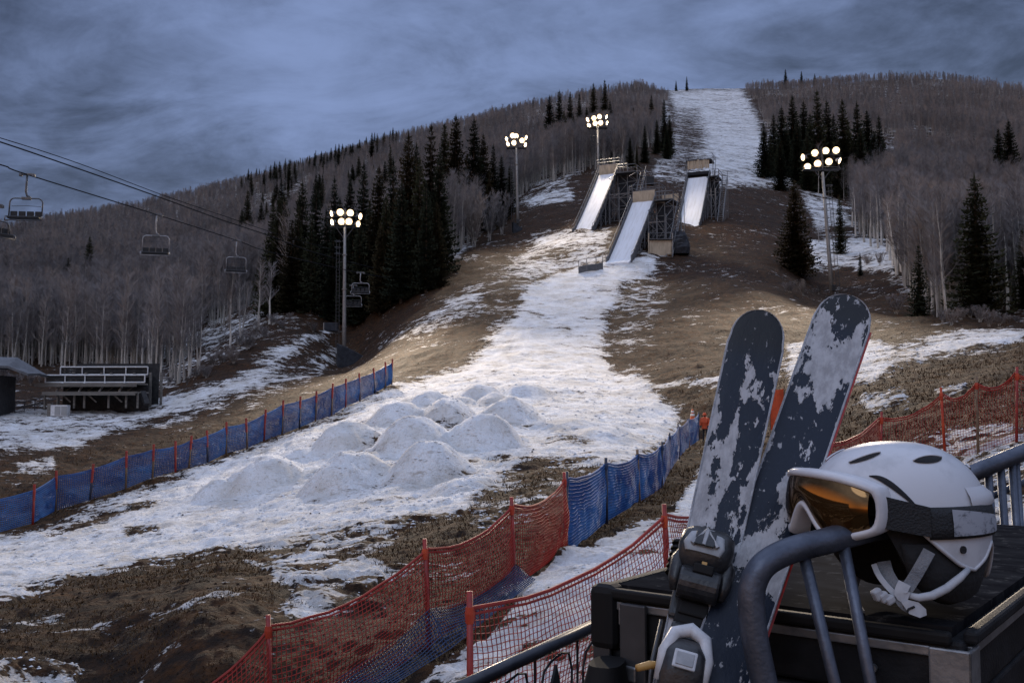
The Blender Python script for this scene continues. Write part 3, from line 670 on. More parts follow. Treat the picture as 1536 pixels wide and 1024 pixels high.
# ------------------------------------------------------------------ floodlight masts
M_pole = mat("galvanised_pole", (.30,.29,.275), .55, .5, var=(.22,.21,.20), scale=3)
M_steel = mat("dark_steel", (.05,.052,.058), .5, .5, var=(.09,.09,.095), scale=5)
M_black = mat("black_plastic", (.012,.013,.015), .5, var=(.03,.031,.034), scale=6)
M_lens = mat("lit_lens", (1,1,1), .3, emit=(1.0,.80,.52), estr=26)
M_lensrim = mat("lit_lens_rim", (1,1,1), .3, emit=(1.0,.66,.32), estr=1.9)
M_can = mat("lamp_housing", (.30,.29,.28), .45, .6)
M_pad = mat("black_padding", (.010,.012,.018), .75, var=(.03,.034,.045), scale=2, bump=.4, bscale=5)
def rotto(d):
    return Vector(d).to_track_quat('Z', 'Y').to_matrix()
LAMP_E = 80000
def mast(px, pbase, ptop, lamps, label, aim, Y=None, lean=0.0, ladder=-1, rpole=.21, energy=1.0, spot=84):
    """lamps: list of (px, py) of the lit lenses"""
    b = ground(px, pbase) if Y is None else None
    if b is None:
        q = P(px, pbase, Y); b = Vector((q.x, q.y, H1(q.x, q.y)))
    Y = b.y; top = P(lamps[0][0], ptop, Y); px_top = sum(l[0] for l in lamps)/len(lamps)
    tp = P(px_top, ptop, Y) - b
    t = thing("floodlight_mast", label, "light pole", b, 0, "floodlight masts")
    p = MB(); p.tube([(0,0,-.5),(tp.x*.33,0,tp.z*.33),(tp.x*.66,0,tp.z*.66),(tp.x,0,tp.z)], [rpole*1.3, rpole*1.15, rpole, rpole*.85], 12); p.build("pole", M_pole, t, smooth=True)
    br = MB()
    for u in (.28,.55,.8): br.tube([(tp.x*u,0,tp.z*u-.06),(tp.x*u,0,tp.z*u+.06)], rpole*1.5, 10)
    br.build("collar", M_pole, t)
    ld = MB(); lx = ladder*.85
    for s_ in (-.2,.2): ld.tube([(lx+s_,0,0),(tp.x+lx+s_,0,tp.z-1.6)], .035, 5)
    k = 0.5
    while k < tp.z-1.8:
        ld.bar((lx-.2+tp.x*k/tp.z,0,k),(lx+.2+tp.x*k/tp.z,0,k),.03); k += .45
    for k in (tp.z*.25, tp.z*.5, tp.z*.75): ld.bar((tp.x*k/tp.z,0,k),(tp.x*k/tp.z+lx,0,k),.05)
    for k in (tp.z-1.8, tp.z-2.6, tp.z-3.4):
        ld.tube([(tp.x+lx+.42*math.cos(a),.42*math.sin(a),k) for a in [i*.6283 for i in range(11)]], .05, 5, cap=False)
    ld.build("ladder", M_steel, t)
    fr = MB(); pts = [P(x, y, Y)-b for x, y in lamps]; zs = sorted(q.z for q in pts); zlo = zs[1]; zhi = zs[-2]
    x0 = min(q.x for q in pts); x1 = max(q.x for q in pts)
    for zz in (zlo-.45, zhi-.45): fr.tube([(x0-.1,.75,zz),(x0+.6,.2,zz),(tp.x,.05,zz),(x1-.6,.2,zz),(x1+.1,.75,zz)], .06, 6)
    fr.box((tp.x,.45,zlo-.75),(x1-x0,1.1,.07)); fr.bar((tp.x-1.1,.05,zlo-.8),(tp.x-.1,0,zlo-2.2),.08); fr.bar((tp.x+1.1,.05,zlo-.8),(tp.x+.1,0,zlo-2.2),.08)
    fr.tube([(tp.x,0,zlo-.9),(tp.x,0,zhi+.2)], .11, 8)
    fr.build("crossarm", M_steel, t)
    aimv = (Vector(aim)-b-tp).normalized()
    for q in pts:
        u = (q.x-(x0+x1)/2)/max(.1,(x1-x0)/2); d = (aimv*1.0 + Vector((u*abs(u)*1.15,.35*abs(u),0))).normalized()
        if abs(u) < .8: d = (aimv + Vector((0,-.9,0))).normalized()
        M = rotto(d); c = Vector((q.x, .1+.6*u*u, q.z))
        def pt(r, h, a): return c + M @ Vector((r*math.cos(a), r*math.sin(a), h))
        hb = MB(); hb.grid([[pt(r, h, 2*math.pi*i/14) for i in range(14)] for r, h in ((.02,-.5),(.18,-.48),(.26,-.28),(.43,-.08),(.46,.0),(.49,.06),(.47,.06),(.44,-.01))], closed=True)
        hb.tube([c + M @ Vector((-.46,0,-.1)), c + M @ Vector((-.46,0,-.4)) - Vector((0,0,.25)), c + M @ Vector((.46,0,-.4)) - Vector((0,0,.25)), c + M @ Vector((.46,0,-.1))], .03, 5)
        hb.tube([c - M @ Vector((0,0,.4)), Vector((q.x, .2+.5*u*u, (zlo if q.z < (zlo+zhi)/2+.1 else zhi)-.45))], .05, 5)
        ho = hb.build("floodlight", M_can, t, smooth=True)
        le = MB(); ring = [pt(.44, .0, 2*math.pi*i/18) for i in range(18)]; mid = [pt(.28, .035, 2*math.pi*i/18) for i in range(18)]
        le.grid([ring, mid], closed=True, m=1); le.add(mid, [tuple(range(18))]); le.build("lens", [M_lens, M_lensrim], ho, fixn=False)
    bx = MB(); bx.box((.0,-rpole-.22,1.6),(.5,.3,.8)); bx.build("control_box", M_black, t, bevel=.03)
    L = bpy.data.lights.new("floodlight_beam", 'SPOT'); L.energy = LAMP_E*energy; L.color = (1.0,.82,.62); L.spot_size = R(spot); L.spot_blend = 1.0; L.shadow_soft_size = 1.3
    lo = bpy.data.objects.new("floodlight_beam", L); COL.objects.link(lo); lo.location = b + Vector((tp.x, -1.0, tp.z+.2)); lo.rotation_euler = (Vector(aim)-lo.location).to_track_quat('-Z', 'Y').to_euler()
    return t, b
def A(px, py): return ground(px, py)
mt1, b1 = mast(516,549,341,[(496,319),(510,318),(525,319),(539,323),(497,332),(512,332),(523,332),(536,335)],"left concrete-grey light pole with a black padded base and eight lit lamps", A(800,690), energy=1.5, spot=64)
mt2, b2 = mast(777,347,222,[(760,207),(769,203),(774,204),(789,205),(762,215),(771,214),(783,210),(788,216)],"grey light pole at the edge of the rear wood, left of the tall ramp", A(830,540), energy=.5, spot=72)
mt3, b3 = mast(898,262,190,[(882,178),(891,177),(899,175),(910,174),(884,187),(893,185),(901,184),(911,183)],"light pole rising from the top of the tallest ramp", A(1100,400), Y=166, energy=.36, spot=118)
mt4, b4 = mast(1249,448,258,[(1207,234),(1223,229),(1239,226),(1256,224),(1213,249),(1227,245),(1244,242),(1262,239)],"right light pole beside the lone spruce, with eight lit lamps", A(790,680), ladder=1, energy=1.45, spot=58)
# padding round the left mast and the small one behind
def wedge(loc, L, W, Hh, rotz, label, name="crash_pad"):
    t = thing(name, label, "crash pad", loc, rotz)
    m = MB(); rows = []
    for u in (0,.12,.35,.6,.85,1): 
        hh = Hh*(1-.78*u**1.2); w_ = W*(1-.35*u); k = .08*math.sin(u*17)
        rows.append([(u*L,-w_/2,-.8),(u*L,-w_/2*(.9+k),hh*.95),(u*L,0,hh*1.02),(u*L,w_/2*(.9-k),hh*.93),(u*L,w_/2,-.8)])
    m.grid(rows); m.add(rows[0], [(0,1,2,3,4)]); m.add(rows[-1], [(4,3,2,1,0)]); m.build("cover", M_pad, t)
    e = MB(); e.tube([(q[0],q[1],q[2]+.02) for q in rows[0][1:4]], .05, 5)
    for r_ in rows[1:]: e.tube([(q[0],q[1],q[2]+.01) for q in r_[1:4]], .025, 4)
    e.build("seam", M_black, t); return t
wedge(b1+Vector((-.75,-.75,0)), 4.4, 1.7, 2.7, .28, "black padded wedge wrapped round the foot of the left light pole")
wedge(b2+Vector((-.9,-.5,0)), 1.6, 1.3, 1.4, .2, "small dark pad at the foot of the rear light pole")
# ------------------------------------------------------------------ ski ramps
def ramp_snow():
    m = mat("ramp_snow", (.78,.80,.84), .8, var=(.62,.62,.62), scale=1.2, stretch=(2.5,.25,.25), bump=.5, bscale=6, var_lo=.45, var_hi=.75); return m
M_rsnow = ramp_snow()
M_ply = mat("weathered_plywood", (.50,.41,.30), .8, var=(.36,.29,.21), scale=2.2, stretch=(1,1,.3))
M_plydark = mat("dark_boards", (.075,.078,.085), .8, var=(.13,.13,.135), scale=3, stretch=(.4,.4,2))
M_scaf = mat("scaffold_steel", (.14,.145,.155), .5, .6, var=(.22,.22,.225), scale=4)
M_net = mat("dark_netting", (.014,.016,.022), .9, var=(.03,.032,.04), scale=3)
def ramp(bl, br, tl, tr, Yb, Yt, label, panel=1.6, deck=3.2, canopy=False, wallh=.95, side=0, boards=False):
    """bl..tr: photo corners of the snow chute; local axes: x across, y up the run"""
    B0 = (P(*bl, Yb)+P(*br, Yb))/2; T0 = (P(*tl, Yt)+P(*tr, Yt))/2
    wid = ((P(*br, Yb)-P(*bl, Yb)).length + (P(*tr, Yt)-P(*tl, Yt)).length)/2
    hd = Vector((T0.x-B0.x, T0.y-B0.y, 0)); Lh = hd.length; hd.normalize(); rise = T0.z-B0.z
    rz = math.atan2(hd.y, hd.x)-math.pi/2
    t = thing("ski_ramp", label, "ski ramp", B0, rz, "ski ramps")
    Mi = t.matrix_basis.inverted(); Mw = t.matrix_basis
    def gz(x, y):
        p = Mw @ Vector((x, y, 0)); return H1(p.x, p.y)-B0.z
    w = wid/2
    def sz(y):                      # height of the chute
        u = y/Lh
        if u < 0: return rise*u*.45
        return rise*(u*.93+.07*u*u) if u <= 1 else rise
    m = MB(); ys = [-1.6,-.8]+[Lh*i/12 for i in range(13)]; rows = []
    for y in ys:
        z = sz(y); rows.append([(-w,y,z-.25),(-w,y,z+.02),(-w*.5,y,z+.05+.03*math.sin(y*2)),(0,y,z+.03),(w*.5,y,z+.06),(w,y,z+.02),(w,y,z-.25)])
    m.grid(rows); m.add(rows[0], [tuple(range(7))]); m.add(rows[-1], [tuple(range(7))[::-1]]); m.build("snow_chute", M_rsnow, t)
    for s_ in (-1, 1):
        m = MB(); rows = []
        for y in ys[1:]:
            z = sz(y); x0 = s_*(w+.02); x1 = s_*(w+.14); rows.append([(x0,y,z-.55),(x0,y,z+wallh*.75),(x1,y,z+wallh*.75),(x1,y,z-.55)])
        m.grid(rows, closed=True); m.add(rows[0], [(0,1,2,3)]); m.add(rows[-1], [(3,2,1,0)]); m.build("side_wall", M_plydark, t)
        m = MB(); m.tube([(s_*(w+.2),y,sz(y)+wallh+.25) for y in ys[1:]], .045, 5)
        for y in ys[1:]: m.tube([(s_*(w+.2),y,sz(y)-.5),(s_*(w+.2),y,sz(y)+wallh+.25)], .035, 5)
        m.build("handrail", M_scaf, t)
    # top deck with its back board
    d = MB(); d.box((0,Lh+deck/2+.05,rise-.15),(wid+1.2,deck,.22)); d.build("deck", M_plydark, t)
    if not canopy:
        d = MB(); 
        for k in range(5): d.box((-w+wid*(k+.5)/5,Lh+.25+.02*(k%2),rise+panel/2+.0),(wid/5-.02,.06,panel))
        d.build("back_board", M_ply, t)
        d = MB(); d.box((0,Lh+.32,rise+panel+.05),(wid+.2,.1,.1)); d.box((0,Lh+.34,rise+panel*.5),(wid+.1,.06,.08)); d.build("board_rail", M_scaf, t)
        d = MB()
        d.box((w+.55,Lh+.5+deck*.4,rise+.3),(.05,deck*.8,.5)); d.build("toe_board", M_plydark, t)
    else:
        d = MB(); d.box((0,Lh+.6,rise+.55),(wid+.5,.1,1.3)); d.box((0,Lh+.3,rise+.62),(wid+.7,.5,.1)); d.build("dark_front", M_net, t)
        d = MB()
        for k in range(11): d.box((-w-.1+(wid+.2)*(k+.5)/11,Lh+.1+.08*math.sin(k*2.1),rise+2.35+.05*math.sin(k*1.7)),((wid+.2)/11-.03,.07,1.5+.12*math.sin(k*2.9)))
        d.build("curtain_board", M_ply, t)
        d = MB(); d.box((0,Lh+deck*.5,rise+3.15),(wid+.9,deck,.12)); d.build("canopy", M_plydark, t)
    r = MB(); zt = rise+ (panel if not canopy else 3.2)
    for s_ in (-1, 1):
        for y in (Lh+.35, Lh+deck*.5, Lh+deck):
            r.tube([(s_*(w+.6),y,rise-.2),(s_*(w+.6),y,zt+1.0)], .045, 5)
        for z in (zt+.5, zt+1.0): r.tube([(s_*(w+.6),Lh+.35,z),(s_*(w+.6),Lh+deck,z)], .04, 5)
    for z in (zt+.5, zt+1.0): r.tube([(-w-.6,Lh+deck,z),(w+.6,Lh+deck,z)], .04, 5); r.tube([(-w-.6,Lh+.35,z),(w+.6,Lh+.35,z)], .035, 5)
    r.build("guard_rail", M_scaf, t)
    # scaffold: posts are parts, bracing is one lattice
    yy = [Lh*f for f in (.3,.5,.7,.88)] + [Lh+.4, Lh+deck*.5, Lh+deck]
    br_ = MB(); xs = (-w-.1, w+.1)
    for y in yy:
        zt_ = (sz(y) if y <= Lh else rise)-.3
        for x in xs:
            zg = gz(x, y)
            if zt_-zg < .4: continue
            o = MB(); o.tube([(x,y,zg-.3),(x,y,zt_)], .085, 6); o.build("post", M_scaf, t)
        zg = gz(0, y)
        if zt_-zg > 1.2:
            br_.bar((xs[0],y,zg+.3),(xs[1],y,zt_),.06); br_.bar((xs[1],y,zg+.3),(xs[0],y,zt_),.06)
            k = zg+1.4
            while k < zt_: br_.bar((xs[0],y,k),(xs[1],y,k),.06); k += 1.5
    for a, b in zip(yy[:-1], yy[1:]):
        for x in xs:
            za = (sz(a) if a <= Lh else rise)-.35; zb = (sz(b) if b <= Lh else rise)-.35; g0 = gz(x, a); g1 = gz(x, b); k0 = g0
            while k0 < za-.4 and k0 < rise:
                q1 = min(zb, k0+2.1); br_.bar((x,a,k0),(x,b,q1),.055); br_.bar((x,a,min(za,k0+2.0)),(x,b,max(g1,k0+.1)),.055); br_.bar((x,a,min(za,k0+2.0)),(x,b,min(zb,k0+2.0)),.06); k0 += 2.0
    br_.build("bracing", M_scaf, t)
    m = MB(); pa = []
    for y in [Lh*f for f in (.3,.5,.7,.9)]+[Lh+deck]:
        zt_ = (sz(y) if y <= Lh else rise)-.5; pa.append([(-w*.55,y,gz(-w*.55,y)-.2),(-w*.55,y,max(zt_,gz(-w*.55,y)))])
    m.grid(pa); m.build("windbreak_net", M_net, t)
    # scaffold platform along the right-hand side of the chute
    if side:
        xa = w+.25; xb = w+.25+side; ya = Lh*.62; yb = Lh+deck; tw = MB(); pk = MB()
        for y in (ya, (ya+yb)/2, yb):
            for x in (xa, (xa+xb)/2, xb):
                zg = gz(x, y); top_ = (rise if y > Lh*.9 else sz(y))
                if top_-zg > .5: o = MB(); o.tube([(x,y,zg-.3),(x,y,top_+1.1)], .08, 6); o.build("post", M_scaf, t)
        cells = [(xa,(xa+xb)/2),((xa+xb)/2,xb)]
        for y in (ya,(ya+yb)/2,yb):
            top_ = (rise if y > Lh*.9 else sz(y))
            for x0, x1 in cells:
                k = gz((x0+x1)/2, y)+.4; f = 0
                while k < top_-.3:
                    k2 = min(top_, k+1.9); tw.bar((x0,y,k),(x1,y,k),.07)
                    if f % 2 == 0: tw.bar((x0,y,k),(x1,y,k2),.06)
                    else: tw.bar((x1,y,k),(x0,y,k2),.06)
                    k += 1.9; f += 1
                tw.bar((x0,y,top_),(x1,y,top_),.10)
        for x in (xa,xb):
            for y0_, y1_ in ((ya,(ya+yb)/2),((ya+yb)/2,yb)):
                k = max(gz(x,y0_),gz(x,y1_))+.3
                while k < rise-.5: tw.bar((x,y0_,k),(x,y1_,min(rise,k+1.9)),.06); tw.bar((x,y0_,k),(x,y1_,k),.06); k += 1.9
        tw.build("side_bracing", M_scaf, t)
        d = MB(); d.box(((xa+xb)/2,(Lh*.92+yb)/2,rise-.1),(side,yb-Lh*.92,.18)); d.build("side_deck", M_plydark, t)
        d = MB()
        for k in range(4): d.box((xa+side*(k+.5)/4,Lh+deck*.75,rise+.75),(side/4-.05,.06,1.3))
        if boards: d.build("side_board", M_ply, t)
        d = MB()
        for z in (.55,1.1): d.tube([(xa,Lh*.92,rise+z),(xb,Lh*.92,rise+z),(xb,yb,rise+z)], .045, 5)
        d.build("side_railing", M_scaf, t)
        d = MB(); d.grid([[(xa+.1,(ya+yb)/2+.3,gz(xa,(ya+yb)/2)),(xb-.1,(ya+yb)/2+.3,gz(xb,(ya+yb)/2))],[(xa+.1,(ya+yb)/2+.3,rise-.4),(xb-.1,(ya+yb)/2+.3,rise-.4)]]); d.build("windbreak_net", M_net, t)
    st = MB(); x = w+.75+(side or 0); y0 = Lh*.45; 
    n_ = 22
    for i in range(n_):
        u = i/(n_-1); y = y0+(Lh+.6-y0)*u; z0 = gz(x+.5, y0); z = z0+(rise-z0)*u; st.box((x+.45,y,z),(.85,.28,.05))
    st.bar((x,y0,gz(x,y0)+.0),(x,Lh+.6,rise),.09); st.bar((x+.9,y0,gz(x,y0)),(x+.9,Lh+.6,rise),.09)
    st.bar((x+.9,y0,gz(x,y0)+1.0),(x+.9,Lh+.6,rise+1.0),.05)
    for u in (0,.25,.5,.75,1): 
        y = y0+(Lh+.6-y0)*u; z = gz(x,y0)+(rise-gz(x,y0))*u; st.bar((x+.9,y,z),(x+.9,y,z+1.0),.045); st.bar((x+.9,y,gz(x+.9,y)-.2),(x+.9,y,z),.07)
    st.build("stair", M_scaf, t)
    return t
ramp((861,345),(891,346),(898,263),(924,261),150,160,"tallest ski ramp, leftmost of three, with a plywood board under a light pole", panel=1.75, deck=4.5, side=3.4)
ramp((911,390),(951,388),(949,304),(981,302),131,140,"middle ski ramp, nearest and lowest, with two plywood boards at its top", panel=1.7, deck=3.6, side=2.6, boards=True)
ramp((1017,337),(1049,341),(1032,268),(1063,265),158,166,"right-hand ski ramp with a dark gap under a ragged wooden curtain at the top", canopy=True, deck=3.4, side=1.5)
# plywood hut and tarpaulin heap beside the middle ramp
def put(px, pb, Y=None):
    if Y is None: return ground(px, pb)
    q = P(px, pb, Y); return Vector((q.x, q.y, H1(q.x, q.y)))
hb = put(991,384); k = hb.y/F
hut = thing("plywood_booth", "small plywood-fronted booth with corner posts at the foot of the middle ramp", "booth", hb, 0)
m = MB(); m.box((0,0,11.5*k),(33*k,.12,23*k)); m.build("front_board", M_ply, hut)
m = MB(); m.box((0,1.1,12*k),(33*k,2.0,22*k)); m.build("body", M_plydark, hut)
for s_ in (-1,1):
    m = MB(); m.tube([(s_*18*k,-.1,-.4),(s_*18*k,-.1,34*k)], .10, 6); m.build("post", M_can if s_ > 0 else M_ply, hut)
m = MB(); m.tube([(-18*k,-.1,34*k),(18*k,-.1,34*k)], .05, 5); m.box((0,.9,24.5*k),(36*k,2.6,.12)); m.build("roof", M_plydark, hut)
def heap(loc, rx, ry, rz, label, name, seed, material, cat, rocks=10):
    t = thing(name, label, cat, loc, seed*.7); m = MB(); rows = []
    for i in range(7):
        ph = i/6*1.57; row = []
        for j in range(14):
            th = j/14*6.283; f = .78+.44*float(vnoise(np.array([i*.9+seed*9.1]), np.array([j*.8+(0 if j < 13 else 0)]), seed)[0])
            row.append((rx*math.cos(th)*math.cos(ph)*f, ry*math.sin(th)*math.cos(ph)*f, rz*math.sin(ph)*f-.25))
        rows.append(row)
    m.grid(rows, closed=True); m.build("cover", material, t); return t
ht = heap(put(1017,382), 20*k, 1.7, 34*k, "dark tarpaulin heap slumped against the right of the plywood booth", "tarpaulin_heap", 3, M_net, "tarpaulin")
h2 = MB()
for i in range(4): h2.tube([(math.cos(a)*(1.7-.1*i),math.sin(a)*1.6-.2,.5+.55*i+.12*math.sin(a*3)) for a in [q*.45 for q in range(15)]], .035, 4, cap=False)
h2.build("rope", M_scaf, ht)
heap(put(975,352,141), 1.9, 1.5, 2.2, "dark covered machine behind the plywood booth, between the middle and right ramps", "covered_machine", 5, M_pad, "machine")
bx = thing("equipment_box", "dark square equipment box on the snow edge between the two upper ramps", "box", put(974,276), .2)
m = MB(); m.box((0,0,.65),(1.6,1.3,1.5)); m.build("body", M_black, bx, bevel=.05); m = MB(); m.box((0,0,1.45),(1.75,1.45,.12)); m.build("lid", M_steel, bx)
bx = thing("equipment_box", "low dark equipment box beside the left light pole, near the wood", "box", put(497,492), .1)
m = MB(); m.box((0,0,.5),(1.9,1.3,1.2)); m.build("body", M_pad, bx, bevel=.06); m = MB(); m.box((-1.0,0,.5),(.14,1.2,1.1)); m.build("end_plate", M_can, bx)
# low railing by the middle ramp and the white gate frame near the right pole
def rail(pts, h, label, name="guard_railing", mm=None, infill=False):
    t = thing(name, label, "railing", pts[0]); b0 = Vector(pts[0]); mm = mm or M_scaf
    for p_ in pts:
        q = Vector(p_)-b0; m = MB(); m.tube([q-Vector((0,0,.4)), q+Vector((0,0,h))], .05, 6); m.build("post", mm, t)
    m = MB()
    for f in (.5, 1): m.tube([Vector(p_)-b0+Vector((0,0,h*f)) for p_ in pts], .04, 5)
    m.build("rail", mm, t)
    if infill:
        m = MB(); m.grid([[Vector(p_)-b0 for p_ in pts], [Vector(p_)-b0+Vector((0,0,h*.5)) for p_ in pts]]); m.build("panel", M_plydark, t, thick=.04)
    return t
rail([put(868,389,127),put(880,391,127),put(894,391,127.5),put(904,390,128)], 1.75, "low steel railing on the snow left of the foot of the middle ramp", infill=True)
rail([put(1228,362),put(1243,362)], 2.3, "small pale gate frame on the slope just left of the right light pole", "gate_frame", M_can)
# ------------------------------------------------------------------ grandstand, hut
M_wrail = mat("pale_rail_paint", (.68,.68,.68), .5, var=(.5,.5,.51), scale=3)
M_wood = mat("weathered_timber", (.11,.10,.09), .85, var=(.19,.175,.155), scale=2.5, stretch=(.3,2,2))
M_dark = mat("dark_timber", (.018,.018,.02), .9, var=(.04,.039,.04), scale=3)
Yg = 92.0; q = P(140,606,Yg); gb = Vector((q.x, q.y, q.z)); s = Yg/F
gs = thing("grandstand", "timber viewing stand with pale railings and dark boards, at the foot of the left wood", "grandstand", gb, R(-2))
def gx_(px): return (px-140)*s
def gz_(py): return (606-py)*s
def railing(x0, x1, z0, z1, y, n, name):
    m = MB(); m.tube([(x0,y,z1),(x1,y,z1)], .075, 6); m.tube([(x0,y,z0),(x1,y,z0)], .075, 6)
    for i in range(n+1): m.tube([(x0+(x1-x0)*i/n,y,z0),(x0+(x1-x0)*i/n,y,z1)], .06, 6)
    m.build(name, M_wrail, gs)
    m = MB(); N_ = 26
    for i in range(3): m.box(((x0+x1)/2,y+.12+.01*i,z0+(z1-z0)*(i+.5)/3),(x1-x0-.1,.05,(z1-z0)/3-.03))
    m.build("board", M_dark, gs)
railing(gx_(61), gx_(199), gz_(560), gz_(548), 3.4, 4, "upper_railing")
railing(gx_(58), gx_(211), gz_(573), gz_(562), .9, 5, "lower_railing")
for (x0,x1,zz,y,dd) in ((60,200,561,2.6,2.4),(58,212,574,.3,2.6),(84,222,587,-1.2,3.0)):
    m = MB(); n_ = 8
    for i in range(n_): m.box(((gx_(x0)+gx_(x1))/2, y-dd/2+dd*(i+.5)/n_, gz_(zz)-.12),(gx_(x1)-gx_(x0), dd/n_-.03, .14))
    m.box(((gx_(x0)+gx_(x1))/2, y-dd/2-.05, gz_(zz)-.25),(gx_(x1)-gx_(x0), .1, .3))
    m.build("deck", M_wood, gs)
for px_ in (86,120,151,181): 
    m = MB(); m.bar((gx_(px_),.9,gz_(573)),(gx_(px_)+.12,-.6,gz_(587)),.14); m.build("strut", M_wrail, gs)
    m = MB(); m.bar((gx_(px_)+.4,.6,gz_(586)),(gx_(px_+20),.7,gz_(576)),.09); m.build("brace", M_wood, gs)
for px_ in (84,103,128,143,179,205,222):
    m = MB(); m.box((gx_(px_),-2.2,(gz_(588.5)+gz_(612))/2),(.15,.15,gz_(588.5)-gz_(612))); m.box((gx_(px_),3.2,gz_(585)),(.2,.2,3.6)); m.build("post", M_wood, gs)
for a_, b_ in ((108,122),(146,160),(184,198)):
    m = MB(); m.bar((gx_(a_),-2.1,gz_(591)),(gx_(b_),-2.1,gz_(603)),.12); m.build("brace", M_wood, gs)
m = MB(); m.box((gx_(150),1.2,gz_(598)),(gx_(218)-gx_(86),.1,2.6)); m.box((gx_(150),3.7,gz_(582)),(gx_(200)-gx_(70),.1,5)); m.build("back_wall", M_dark, gs)
m = MB(); m.bar((gx_(222),-1.2,gz_(588)),(gx_(233),-1.8,gz_(606)),.5,.3); m.build("ramp_end", M_dark, gs)
ub = put(116,617); un = thing("utility_cabinet", "small white cabinet standing in front of the timber viewing stand", "cabinet", Vector((gx_(116)+gb.x, gb.y-3.4, H1(gx_(116)+gb.x, gb.y-3.4))), 0)
m = MB(); m.box((0,0,.45),(1.5,.7,1.0)); m.build("body", M_wrail, un, bevel=.03)
for x_ in (-.1,.5): m = MB(); m.box((x_,-.37,.45),(.5,.03,.8)); m.build("door", mat("cabinet_door", (.30,.30,.30), .6), un)
m = MB(); m.box((-1.0,.1,.5),(.3,.5,1.15)); m.build("side_unit", M_wood, un)
# walkway railing in the snow left of the stand
rail([put(22,622),put(36,620),put(52,618),put(66,613),put(88,606)], 1.0, "thin dark handrail along the snow path beside the hut at far left", "path_railing", M_steel)
hp = put(8,627); hs = hp.y/F
hu = thing("dark_hut", "dark timber hut with a shallow grey roof, cut by the left edge", "hut", hp, R(8))
m = MB(); m.box((-3.0*1.2,1.6,30*hs),(70*hs+2.0,4.0,62*hs)); m.build("wall", M_dark, hu)
m = MB(); x1 = 35*hs; m.grid([[(-9,-1.0,78*hs),(x1*.2,-1.0,73*hs),(x1,-1.0,62*hs)],[(-9,1.7,92*hs),(x1*.1,1.7,88*hs),(x1,1.7,64*hs)],[(-9,4.4,78*hs),(x1*.2,4.4,73*hs),(x1,4.4,62*hs)]]); m.build("roof", mat("grey_roof", (.10,.105,.115), .8, var=(.16,.165,.18), scale=2), hu, thick=.22)
m = MB(); m.box((-2.2,-.44,30*hs),(.9,.08,1.9)); m.build("door", M_wood, hu)
# ------------------------------------------------------------------ chairlift
M_chair = mat("chair_frame", (.10,.105,.115), .45, .7, var=(.16,.16,.165), scale=4)
M_chairp = mat("chair_frame_pale", (.34,.34,.35), .45, .5, var=(.24,.24,.25), scale=4)
M_seat = mat("chair_seat", (.010,.011,.014), .6)
def chair(grip, hang, wid, label, frame, rot=0.0, group="lift chairs"):
    t = thing("lift_chair", label, "lift chair", grip, rot, group); hw = wid/2
    m = MB(); m.box((0,0,.02),(.9,.16,.14)); m.box((-.42,0,-.03),(.2,.22,.2)); m.box((.42,0,-.06),(.2,.2,.2)); m.build("grip", M_chair, t, bevel=.02)
    m = MB(); m.tube([(0,0,0),(-.03,0,-hang*.2),(-.06,.02,-hang*.38),(.02,.04,-hang*.47),(.22,.05,-hang*.50)], [.075,.07,.07,.075,.07], 8); m.build("hanger", frame, t, smooth=True)
    zt = -hang*.53; zb = -hang*.93; m = MB(); r = .32; pts = []
    for a0, cx_, cz_ in ((180,-hw+r,zt-r),(90,hw-r,zt-r)):
        for i in range(6):
            a = R(a0 - 90*i/5); pts.append((cx_+r*math.cos(a), 0, cz_+r*math.sin(a)))
    pts = [(-hw,-.1,zb)] + pts + [(hw,-.1,zb)]
    m.tube(pts, .05, 7); m.tube([(-hw,-.1,zb),(-hw-.1,-.5,zb-.1),(-hw-.1,-.55,zb-.4)], .045, 6); m.tube([(hw,-.1,zb),(hw+.1,-.5,zb-.1),(hw+.1,-.55,zb-.4)], .045, 6)
    m.tube([(-hw-.1,-.55,zb-.38),(hw+.1,-.55,zb-.38)], .04, 6); m.build("bail_frame", frame, t, smooth=True)
    m = MB(); m.box((0,0,zt),(.62,.2,.2)); m.build("cross_head", M_chair, t, bevel=.03)
    m = MB(); m.box((0,-.32,zb-.16),(wid-.05,.62,.16)); m.build("seat", M_seat, t, bevel=.05)
    for k in range(4):
        m = MB(); m.box((-hw+wid*(k+.5)/4,.06,zb+.12),(wid/4-.07,.10,.50)); m.build("backrest", M_seat, t, bevel=.04)
    m = MB(); m.tube([(-hw+.1,.05,zt-.55),(0,.09,zt-.50),(hw-.1,.05,zt-.55)], .02, 5); m.build("safety_bar", M_chair, t)
    return t
M_cable = mat("steel_rope", (.03,.031,.034), 1, spec=0)
def cable(pts, r, label):
    ps = [Vector(p) for p in pts]; out = []
    for i in range(len(ps)-1):
        p0 = ps[max(0,i-1)]; p1 = ps[i]; p2 = ps[i+1]; p3 = ps[min(len(ps)-1,i+2)]
        for k in range(10):
            u = k/10; out.append(.5*((2*p1)+(p2-p0)*u+(2*p0-5*p1+4*p2-p3)*u*u+(3*p1-p0-3*p2+p3)*u**3))
    out.append(ps[-1]); t = thing("lift_cable", label, "cable", out[0]); m = MB(); m.tube([q-out[0] for q in out], r, 6); m.build("rope", M_cable, t); return t
cable([P(-160,205,54),P(0,247,63),P(41,262,66),P(235,322,84),P(356,361,106),P(405,378,112),P(543,410,122),P(600,418,135)], .045, "lower lift cable, the one the empty chairs hang from")
cable([P(-160,163,54),P(0,213,64),P(120,254,74),P(245,298,86),P(330,329,98),P(402,353,108),P(470,378,118),P(560,402,130)], .05, "thick upper lift cable crossing the left sky, without chairs")
